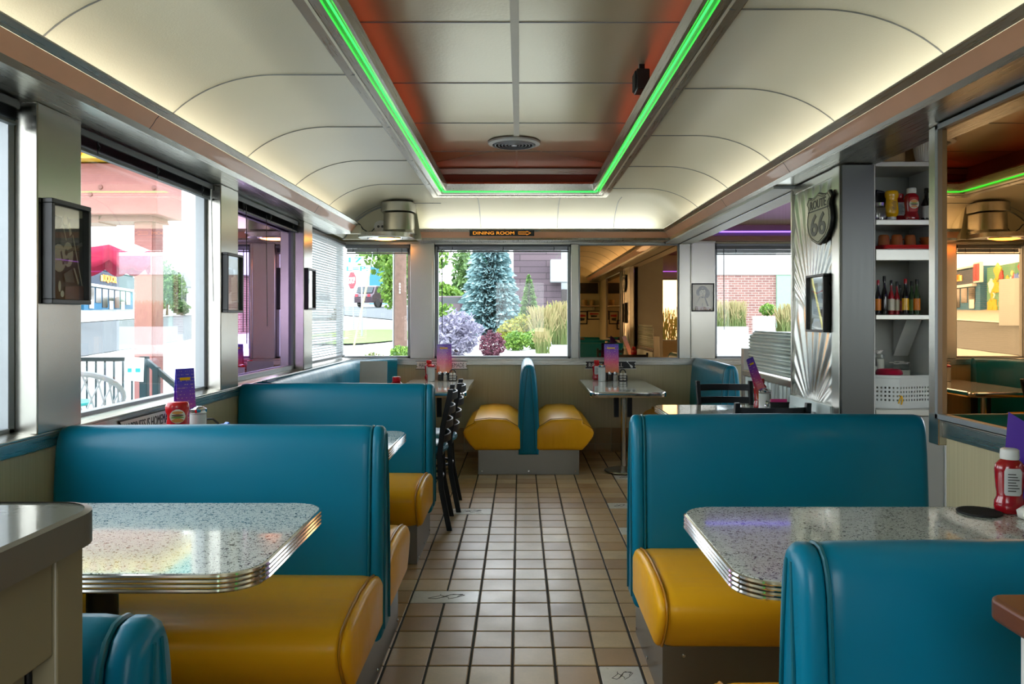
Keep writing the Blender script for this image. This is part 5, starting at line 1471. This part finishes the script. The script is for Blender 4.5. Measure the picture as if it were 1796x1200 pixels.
def clad_building():
    r = thing('clad_building', 'dark plank-clad building with a grey canopy beyond the spruce', 'building', (0, 0, 0))
    Y = 44; x0, x1 = (900 - CX) / F * Y, 6.6
    MB().box(x0, 2.35, Y, Y + 10, .3, 9).obj('wall', 'darkwood', r, smooth=0)
    MB().box(2.35, 6.6, Y + 2.5, Y + 10, .3, 8.2).obj('wing', 'palewall', r, smooth=0)
    MB().box(1.72, 3.6, Y - .9, Y + .6, 3.3, 4.55).obj('canopy', 'palewall', r, bevel=.03)
    for k in range(3): MB().box(2.5 + k * 1.2, 3.4 + k * 1.2, Y + 2.42, Y + 2.5, .6, 3.0).obj('window', 'shopglass', r)
clad_building()
# ---- through the side room window
def brick_building():
    r = thing('brick_building', 'pinkish brick building with pale upper storey outside the side room window', 'building', (0, 0, 0))
    Y = 29; X = lambda p: (p - CX) / F * Y
    MB().box(X(1245), X(1361), Y, Y + 8, .3, 2.9).obj('brick_wall', 'brick', r, smooth=0)
    MB().box(X(1235), X(1361), Y - .04, Y + 8, 2.9, 5.8).obj('upper_wall', 'palewall', r, smooth=0)
    MB().box(X(1361), X(1361) + 8, Y - .1, Y + 8, .3, 2.9).obj('green_wall', 'palegreen', r, smooth=0)
    MB().box(X(1361), X(1361) + 8, Y - .14, Y + 8, 2.9, 3.6).obj('parapet', 'palewall', r, smooth=0)
brick_building()
def planter(label, p0, p1, y0, y1, Y, dep=.5):
    x0, x1 = (p0 - CX) / F * Y, (p1 - CX) / F * Y; z1, z0 = HC + (CY - y0) * Y / F, HC + (CY - y1) * Y / F
    r = thing('garden_planter', label, 'planter', ((x0 + x1) / 2, Y + dep / 2, z0), 0, 'pale planters'); w = (x1 - x0) / 2
    b = MB().box(-w, w, -dep / 2, -dep / 2 + .04, 0, z1 - z0).box(-w, w, dep / 2 - .04, dep / 2, 0, z1 - z0).box(-w, -w + .04, -dep / 2 + .04, dep / 2 - .04, 0, z1 - z0).box(w - .04, w, -dep / 2 + .04, dep / 2 - .04, 0, z1 - z0)
    b.obj('box', 'planter', r, smooth=0); MB().box(-w + .04, w - .04, -dep / 2 + .04, dep / 2 - .04, 0, z1 - z0 - .05).obj('soil', 'bark', r)
    return x0, x1, z1
a = planter('long low planter with feathery grass outside the side room window', 1225, 1313, 573, 605, 15)
reeds('feathery grass growing in the long low planter', 1228, 1310, 528, 0, 15.25, 700, z0=a[2] - .045, depth=.4)
a = planter('tall pale planter with a clipped box ball', 1332, 1360, 555, 600, 17)
bush('box_ball', 'clipped round box bush in the tall pale planter', 1347, 17.25, .34, .26, 'leafg', 1200, .03, zb=a[2] + .015, shell=.3, stem=False)
a = planter('wide planter with feathery grass against the embossed panel edge', 1358, 1440, 582, 610, 14)
reeds('feathery grass growing in the wide planter by the embossed panel edge', 1361, 1436, 534, 0, 14.25, 700, z0=a[2] - .045, depth=.4)
# planters outside the rear window, reflected amber
r = thing('garden_planter', 'long planter behind the diner seen only in the amber mirror', 'planter', (3.1, -1.2, .30), 0, 'pale planters')
MB().box(-1.2, 1.2, -.25, .25, -.8, .45).obj('box', 'planter', r)
r = thing('feather_grass', 'feathery grass in the planter seen in the amber mirror', 'ornamental grass', (3.1, -1.2, .76), 0, 'feathery grasses'); b = MB()
for _ in range(600):
    x, y, h = rnF.uniform(-1.1, 1.1), rnF.uniform(-.2, .2), rnF.uniform(.4, .75); dx = rnF.gauss(0, .08); b.shade = rnF.random()
    b.add([(x - .006, y, 0), (x + .006, y, 0), (x + dx + .005, y, h), (x + dx - .005, y, h)], [(0, 1, 2, 3)])
b.obj('blades', 'reed', r, smooth=0)

# ---- through the corner window: street scene
def stop_sign():
    Y = 30; x, _, z = at(620, 492, Y); g = ground(x, Y)
    r = thing('stop_sign', 'red STOP sign on a slim pole outside the corner window', 'road sign', (x, Y, g), R(-52))
    MB().lathe([(.035, 0), (.035, z - g + .36)], seg=8).obj('pole', 'alum', r)
    oc = [(.38 * math.cos(R(22.5 + 45 * k)), .38 * math.sin(R(22.5 + 45 * k))) for k in range(8)]
    mt = Matrix.Translation((0, -.05, z - g)) @ Matrix.Rotation(R(90), 4, 'X')
    MB().prism(oc, 0, .01, 'z', mt).obj('border', 'white', r); p = MB().prism([(a * .93, c * .93) for a, c in oc], .008, .018, 'z', mt).obj('plate', 'stopred', r)
    b = MB().text('STOP', .56, .25, 0, 0, .018, .01, .02); b.v = [tuple(mt @ Vector(v)) for v in b.v]; b.obj('lettering', 'white', r, smooth=0)
stop_sign()
def street_names():
    Y = 24; x, _, z = at(627, 463, Y); g = ground(x, Y)
    r = thing('street_name_signs', 'white street name signs with teal lettering above the stop sign', 'street sign', (x, Y, g))
    MB().lathe([(.03, 0), (.03, z - g + .1)], .13, .03, 8).obj('pole', 'alum', r)
    for k, (dz, w, t, o_) in enumerate(((.12, .5, '17', -.06), (-.15, .78, 'L=P:', 0))):
        q = MB().box(o_ - w / 2, o_ + w / 2, -.02, 0, z - g + dz - .11, z - g + dz + .11).obj('name_plate', 'white', r)
        b = MB().text(t, w * .85, .15, o_, 0, 0, .012, .015); m_ = Matrix.Translation((0, -.02, z - g + dz)) @ Matrix.Rotation(R(90), 4, 'X'); b.v = [tuple(m_ @ Vector(v)) for v in b.v]; b.obj('lettering', 'signteal', q, smooth=0)
street_names()
def utility_pole():
    Y = 16.5; x = (703 - CX) / F * Y; g = ground(x, Y)
    r = thing('utility_pole', 'brown wooden utility pole outside the corner window', 'utility pole', (x, Y, g))
    MB().tube([(.0, 0, -.1), (-.01, 0, 1.5), (.03, 0, 6.5)], .14, 14, rad=[.145, .13, .12]).obj('pole', 'polew', r)
    for k in range(4): MB().box(-.012, .012, -.150, -.128, 1.25 + k * .06, 1.29 + k * .06).obj('number_tag', 'white', r)
    MB().tube([(-.16, -.02, 0), (-.15, -.02, 2.2)], .018, 6).obj('conduit', 'alum', r)
    MB().tube([(-.95, -.3, .08), (-.62, -.2, 1.75)], .02, 8).obj('guy_cover', 'yellowp', r)
    MB().tube([(-.62, -.2, 1.75), (.0, 0, 5.5)], .008, 5).obj('guy_wire', 'alum', r)
utility_pole()
def car(label, x, y, rz, kind='suv', paint='carp', group='cars on the cross street'):
    r = thing('suv', label, 'car', (x, y, ground(x, y) + .06), rz, group)
    side = [(-2.3, .35), (-2.35, .9), (-2.2, 1.08), (-2.05, 1.12), (-1.75, 1.72), (-1.55, 1.78), (.5, 1.78), (1.15, 1.15), (2.1, 1.0), (2.32, .8), (2.32, .38)]
    MB().prism(side, -.9, .9, 'y').obj('body', paint, r, bevel=.06, seg=3)
    MB().prism([(-1.62, 1.2), (-1.45, 1.66), (.42, 1.66), (.92, 1.2)], -.91, .91, 'y').obj('side_glass', 'busglass', r)
    MB().prism([(-2.12, 1.18), (-1.84, 1.66), (-1.80, 1.66), (-2.06, 1.18)], -.75, .75, 'y').obj('rear_glass', 'busglass', r)
    for s in (-.6, .6): MB().box(-2.37, -2.30, s - .12, s + .12, .85, 1.05).obj('tail_light', 'stopred', r)
    for X in (-1.45, 1.45):
        for s in (-1, 1):
            MB().lathe([(.001, -.11), (.33, -.11), (.35, -.07), (.35, .07), (.33, .11), (.001, .11)], seg=20, mat=Matrix.Translation((X, s * .82, .33)) @ Matrix.Rotation(R(90), 4, 'X')).obj('wheel', 'tyre', r)
    return r
car('dark maroon sport utility vehicle driving off beyond the corner window', (663 - CX) / F * 66, 66, R(68))
car('small dark car parked beyond the lavender bush', (722 - CX) / F * 78 if False else (806 - CX) / F * 60, 60, R(10))
def bus():
    Y = 31; x = (590 - CX) / F * Y; g = ground(x, Y)
    r = thing('bus', 'white bus partly hidden by the lowered blind', 'bus', (x - 3.5, Y + 5, g), R(80))
    MB().box(-4, 4, -1.2, 1.2, .35, 2.15).obj('body', 'buspaint', r, bevel=.15, seg=3)
    for k in range(5): MB().box(-3.6 + k * 1.5, -2.4 + k * 1.5, -1.22, -1.19, 1.2, 1.9).obj('window', 'busglass', r, bevel=.02)
    MB().box(-4.03, -3.98, -1, 1, 1.1, 1.95).obj('windscreen', 'busglass', r)
    for X in (-2.7, 2.7):
        for s in (-1, 1): MB().lathe([(.001, -.14), (.42, -.14), (.45, 0), (.42, .14), (.001, .14)], seg=18, mat=Matrix.Translation((X, s * 1.1, .42)) @ Matrix.Rotation(R(90), 4, 'X')).obj('wheel', 'tyre', r)
bus()
def ellipse_lawn():
    b = MB(); cx, cy = (650 - CX) / F * 25, 25
    ring = [(cx + 1.6 * math.cos(a), cy + 6.0 * math.sin(a)) for a in [2 * PI * k / 40 for k in range(40)]]
    b.v = [(x, y, ground(x, y) + .05) for x, y in ring] + [(cx, cy, ground(cx, cy) + .06)]
    b.f = [(i, (i + 1) % 40, 40) for i in range(40)]; b.mi = [0] * 40; b.att = [None] * 40
    o = b.obj('lawn', 'lawn'); tag(o, 'oval green lawn patch beyond the gravel outside the corner window', 'lawn', None, 'structure')
ellipse_lawn()
bush('low_shrub', 'low bright green shrub at the foot of the utility pole', 702, 13.8, .38, .26, 'leafg', 900, .03, shell=.6)
bush('low_shrub', 'thin dry weed clump on the gravel outside the corner window', 655, 14.2, .34, .12, 'reed', 160, .03, shell=.9)
tree('bright green tree behind the utility pole', 706, 34, 2.0, .9, 4.3, 'leafg', .12, 4500, .14)
tree('green tree overhanging the top of the corner window', 708, 40, 4.6, 2.6, 6.0, 'leafg', .15, 4000, .2)
def blue_building():
    r = thing('blue_building', 'small bright blue and white building down the cross street', 'building', (0, 0, 0))
    Y = 95; X = lambda p: (p - CX) / F * Y; g = ground(X(660), Y)
    MB().box(X(648), X(684), Y, Y + 6, g - 1, HC + (CY - 468) * Y / F).obj('blue_wall', 'bluew', r)
    MB().box(X(600), X(648), Y + .5, Y + 6, g - 1, HC + (CY - 478) * Y / F).obj('white_wall', 'palewall', r); MB().box(X(628), X(650), Y + .3, Y + .5, g + .2, HC + (CY - 512) * Y / F).obj('red_band', 'salmon', r)
blue_building()

# ---- street side: the view through the window wall
def pylon():
    Y = 11.0; x0, x1 = (235 - CX) / F * Y, (266 - CX) / F * Y
    r = thing('pylon_sign', 'salmon painted pylon sign with teal fascia and yellow bulbs outside the window wall', 'pylon sign', (0, 0, 0))
    MB().box(x0, x1, Y, Y + .3, -.5, 2.75).obj('post', 'salmon', r, bevel=.01)
    MB().box(x1, x1 + .05, Y + .02, Y + .25, -.5, 2.7).obj('conduit', 'salmond', r)
    xa, xb = -7.2, (290 - CX) / F * Y
    MB().box(xa, xb, Y - .25, Y + .55, 2.72, 3.43).obj('sign_box', 'salmon', r, bevel=.01)
    MB().prism([(xb - .12, 2.64), (xb - .9, 2.64), (xb - .85, 2.72), (xb - .15, 2.72)], Y - .1, Y + .4, 'y').obj('bracket', 'salmond', r)
    MB().box(-6.35, -5.95, Y - .1, Y + .4, 2.62, 2.72).obj('bracket', 'salmond', r)
    t = MB().box(-8.2, -4.9, Y - .45, Y + .75, 3.62, 5.4).obj('fascia', 'tealp', r, bevel=.01)
    MB().box(-8.0, -5.2, Y - .47, Y - .45, 3.9, 5.2).obj('fascia_panel', 'white', t)
    s = MB().box(-8.25, -4.85, Y - .5, Y + .8, 3.45, 3.62).obj('bulb_strip', 'bulb', r)
    b0 = None
    for k in range(16):
        b = MB().lathe([(.001, -.05), (.05, -.03), (.055, 0), (.05, .03), (.001, .05)], seg=10).obj('bulb', 'orange', s, loc=(-8.1 + k * .21, Y - .53, 3.535))
    for (px_, y_) in ((158, 341), (176, 328), (270, 329)):
        x, _, z = at(px_, y_, Y - .26); MB().lathe([(.001, 0), (.035, 0), (.03, .02), (.001, .022)], seg=10, mat=Matrix.Translation((x, Y - .25, z)) @ Matrix.Rotation(R(90), 4, 'X')).obj('bolt', 'salmond', r)
pylon()
def umbrella():
    x, Y = -4.72, 7.55
    r = thing('patio_umbrella', 'white and crimson patio umbrella with scalloped valance on the deck', 'umbrella', (x, Y, -.15))
    N = 10; R_ = 1.02
    for k in range(N):
        a0, a1 = 2 * PI * k / N + .2, 2 * PI * (k + 1) / N + .2
        b = MB().grid(4, 6, lambda u, v: (R_ * v * math.cos(mix(a0, a1, u)) * (1 - .03 * math.sin(PI * u)), R_ * v * math.sin(mix(a0, a1, u)) * (1 - .03 * math.sin(PI * u)), 2.52 - .42 * v - .05 * math.sin(PI * u) * v))
        c = b.obj('canopy_panel', 'awnw' if k not in (4, 5) else 'awnp', r); c.modifiers.new('t', 'SOLIDIFY').thickness = .004
        b = MB().grid(10, 3, lambda u, v: (R_ * math.cos(mix(a0, a1, u)) * (1 - .03 * math.sin(PI * u)), R_ * math.sin(mix(a0, a1, u)) * (1 - .03 * math.sin(PI * u)), 2.10 - .05 * math.sin(PI * u) - v * (.14 + .045 * abs(math.sin(PI * u * 2)))))
        c = b.obj('valance', 'awnp', r); c.modifiers.new('t', 'SOLIDIFY').thickness = .004
    MB().lathe([(.02, 0), (.02, 2.55)], seg=10).obj('pole', 'alum', r); MB().lathe([(.001, .001), (.25, .001), (.25, .06), (.05, .1), (.03, .2)], seg=20).obj('base', 'blackm', r)
umbrella()
def railing():
    Y = 7.95; xe = (247 - CX) / F * Y
    r = thing('deck_railing', 'dark metal railing along the end of the deck with sloping stair rail', 'railing', (0, 0, -.15))
    zt = 1.272 - 69 * Y / F + .15
    MB().box(-7.6, xe, Y - .02, Y + .02, zt - .04, zt).obj('top_rail', 'rail', r, bevel=.004); MB().box(-7.6, xe, Y - .015, Y + .015, .10, .13).obj('bottom_rail', 'rail', r)
    k = 0; x = xe - .09
    while x > -7.5:
        MB().box(x - .007, x + .007, Y - .007, Y + .007, .13, zt - .04).obj('baluster', 'rail', r); x -= .093
    MB().box(xe, xe + .075, Y - .035, Y + .035, 0, zt + .01).obj('newel_post', 'rail', r, bevel=.004)
    MB().box(xe + .13, xe + .19, Y - .03, Y + .03, 0, zt - .10).obj('newel_post', 'rail', r, bevel=.004)
    a, c = (xe + .04, Y, zt - .02), (xe + .37, Y, zt - .30)
    MB().bar(a, c, .05, .05).obj('stair_rail', 'rail', r); MB().bar((c[0], Y, c[2] + .02), (c[0], Y, c[2] - .30), .045).obj('stair_post', 'rail', r)
    o = MB().prism([(-.10, -.11), (.10, -.13), (.11, .12), (-.09, .13)], 0, .003, 'z').obj('notice', 'white', r, loc=((238 - CX) / F * Y, Y - .04, zt - .12), rot=(R(90), 0, 0))
    MB().box(-.06, -.02, -.03, .01, .003, .006).box(.02, .07, -.03, .01, .003, .006).obj('green_mark', 'tealp', o)
railing()
def wicker_chair(label, loc, rz):
    r = thing('patio_chair', label, 'patio chair', loc, rz, 'grey-white patio chairs')
    for x, y in ((-.23, -.22), (.23, -.22), (-.21, .20), (.21, .20)):
        MB().bar((x * 1.05, y * 1.05, 0), (x * .95, y * .95, .42), .04, .05).obj('leg', 'wicker', r, bevel=.006)
    MB().prism(rrect(-.26, .26, -.25, .24, .08, 5), .40, .435).obj('seat', 'wicker', r, bevel=.008)
    def S(u, v):
        a = mix(R(200), R(-20), u); q = .27 + .05 * v
        return Vector((q * math.cos(a), .02 + q * .95 * math.sin(a) * 1.0, .43 + .42 * v * (.55 + .45 * math.sin(max(0, min(PI, PI * (u * 1.15 - .075)))))))
    b = MB()
    for k in range(15):
        u0 = k / 14
        for s in (-1, 1):
            pts = [S(max(0, min(1, u0 + s * t * .16)), t) for t in (0, .33, .66, 1.)]
            if (pts[0] - pts[-1]).length > .05: b.tube(pts, .006, 5)
    b.obj('lattice_back', 'wicker', r)
    MB().tube([S(k / 20, 1.) for k in range(21)], .017, 8).obj('top_rim', 'wicker', r)
    for s in (0, 1): MB().bar(S(s, .0) + Vector((0, -.02, -.02)), S(s, 1.) + Vector((0, -.02, 0)), .035).obj('arm_post', 'wicker', r)
    return r
wc = wicker_chair('woven-back patio chair on the deck beside the guitarist pilaster', (-3.16, 5.42, -.149), R(-150)); wc.scale = (1.05, 1.05, 1.24)
dup(wc, (-3.62, 4.72, -.149), R(150), 'woven-back patio chair cut off by the picture edge outside the first window')
r = thing('patio_table', 'small round teal patio table behind the woven chair', 'table', (-3.90, 6.35, -.149)); MB().lathe([(.001, .70), (.33, .70), (.34, .71), (.34, .725), (.001, .727)], seg=30).obj('tabletop', 'tealp', r); MB().lathe([(.22, 0), (.20, .02), (.03, .05), (.03, .70)], seg=16).obj('pedestal', 'rail', r)

def shop():
    """liquor store set parallel to the street"""
    A, B_ = Vector((-56.2, 99.5)), Vector((-62.4, 124.5))
    d = (B_ - A).normalized(); n = Vector((d.y, -d.x))        # n faces the street
    if n.x < 0: n = -n
    L = (B_ - A).length; g = 2.45
    ang = math.atan2(d.y, d.x)
    r = thing('liquor_store', 'blue liquor store with dark fascia across the street', 'building', (A.x, A.y, g), ang)
    # local x along the street, local -y towards the street
    s = -1 if (Matrix.Rotation(ang, 2) @ Vector((0, -1))).dot(n) > 0 else 1
    y = lambda q: s * q
    MB().box(0, L, y(0), y(-12), -1.5, 5.6).obj('wall', 'bluew', r)
    MB().box(1.2, L, y(.02), y(.6), 3.0, 3.35).obj('white_ledge', 'white', r); MB().box(1.2, L, y(.05), y(.35), 3.35, 5.3).obj('fascia', 'navy', r); MB().box(-.2, L + .2, y(-.3), y(.5), 5.5, 5.75).obj('roof_edge', 'white', r)
    for k in range(7): MB().box(1.8 + k * 3.2, 4.4 + k * 3.2, y(.02), y(.08), .3 if k in (2, 4) else .9, 2.9).obj('shop_window' if k not in (2, 4) else 'shop_door', 'shopglass' if k != 4 else 'photo_brown', r)
    for k, m_ in ((0, 'paper'), (3, 'paper'), (5, 'paper')): MB().box(2.0 + k * 3.2, 3.9 + k * 3.2, y(.09), y(.14), .1, 1.3).obj('poster', m_, r)
    MB().box(-1.5, 1.0, y(.1), y(.5), 3.4, 6.0).obj('sign_box', 'white', r)
    for x in (-1.35, -.15): MB().box(x, x + 1.0, y(.52), y(.56), 3.6, 5.8).obj('red_sign', 'stopred', r)
    q = bpy.data.objects.new('x', None)
    b = MB().text('LIQUOR', 7.0, 1.1, 0, 0, 0, .1, .03); rot = Matrix.Translation((10.5, y(.4), 4.3)) @ (Matrix.Rotation(R(90), 4, 'X') if s < 0 else Matrix.Rotation(R(180), 4, 'Z') @ Matrix.Rotation(R(90), 4, 'X'))
    b.v = [tuple(rot @ Vector(v)) for v in b.v]; b.obj('lettering', 'orange_glow', r, smooth=0)
    MB().box(6.0, 7.0, y(.38), y(.45), 3.9, 4.7).obj('yellow_mark', 'mustard', r)
    # painted mural wall before it
    m_ = thing('mural_wall', 'brightly painted mural wall beside the liquor store', 'mural wall', (A.x, A.y, g), ang)
    MB().box(-16, -1.6, y(-.3), y(-6), -1.5, 5.2).obj('wall', 'muralbase', m_)
    rn = random.Random(8); b = MB()
    for k in range(46):
        cx, cz, q_ = rn.uniform(-15, -2.4), rn.uniform(.3, 4.8), rn.uniform(.3, 1.1)
        b.m(rn.choice([0, 0, 0, 1, 2, 3, 4])).prism([(cx + q_ * (1 + .3 * math.sin(3 * a + k)) * math.cos(a), cz + q_ * .8 * (1 + .25 * math.cos(4 * a + k)) * math.sin(a)) for a in [2 * PI * t / 16 for t in range(16)]], y(-.30 + .01), y(-.27 + k * .003), 'y')
    b.obj('painted_shapes', ['mustard', 'white', 'tealp', 'lblred', 'blue'], m_, smooth=0)
shop()
tree('lone green tree across the street in the window wall view', 293, 118, 5.4, 1.6, 8.2, 'leafd', .2, 4500, .3)
def house(label, p0, p1, Y, zt, roofm='palewall', group='distant buildings'):
    x0, x1 = (p0 - CX) / F * Y, (p1 - CX) / F * Y; g = ground((x0 + x1) / 2, Y)
    zt = HC + (CY - zt) * Y / F - g
    r = thing('house', label, 'house', (x0, Y, g), 0, group); w = x1 - x0
    MB().box(0, w, 0, 7, -1, zt * .62).obj('wall', 'palewall', r)
    MB().prism([(-.5, zt * .6), (w + .5, zt * .6), (w * .85, zt), (w * .15, zt)], -.6, 7.6, 'y').obj('roof', 'rooftile', r)
    for k in range(3): MB().box(w * (.12 + .3 * k), w * (.26 + .3 * k), -.06, 0, zt * .2, zt * .45).obj('window', 'busglass', r)
house('low pale house beyond the lone tree', 262, 338, 150, 478); house('pale house beyond the cross street behind the lowered blind', 545, 600, 120, 478)
bush('round_bush', 'rounded bush below the low pale house, nearer the pylon post', 278, 128, 2.6, 2.2, 'leafd', 700, .3, 'street shrubs'); bush('round_bush', 'upper rounded bush in front of the low pale house', 312, 132, 2.6, 2.6, 'leafd', 700, .3, 'street shrubs'); bush('round_bush', 'lower rounded bush beside the lone tree trunk', 318, 124, 2.4, 2.0, 'leafd', 700, .3, 'street shrubs')
def grey_store():
    Y = 60; x1 = (30 - CX) / F * Y; r = thing('grey_store', 'pale grey block building with a green base seen through the first window', 'building', (x1, Y, ground(x1, Y)))
    MB().box(-12, 0, 0, 8, -1, 4.0).obj('wall', 'palewall', r); MB().box(-12, .05, -.1, 0, -.6, 1.1).obj('green_base', 'tealp', r)
grey_store()
def barrel_plant():
    r = thing('barrel_planter', 'wooden barrel planter with a green shrub, seen in the amber side mirror', 'planter', (-2.72, 8.25, .47))
    MB().lathe([(.001, 0), (.20, 0), (.27, .45), (.24, .45), (.24, .40), (.001, .40)], seg=20).obj('barrel', 'wood', r); MB().lathe([(.225, .10), (.235, .14)], seg=20, caps=False).obj('hoop', 'blackm', r); MB().lathe([(.257, .32), (.265, .36)], seg=20, caps=False).obj('hoop', 'blackm', r)
    b = MB(); leaves(b, 0, 0, .95, .28, .28, .5, 1200, .05, .8); b.obj('foliage', 'leafg', r, smooth=0)
barrel_plant()
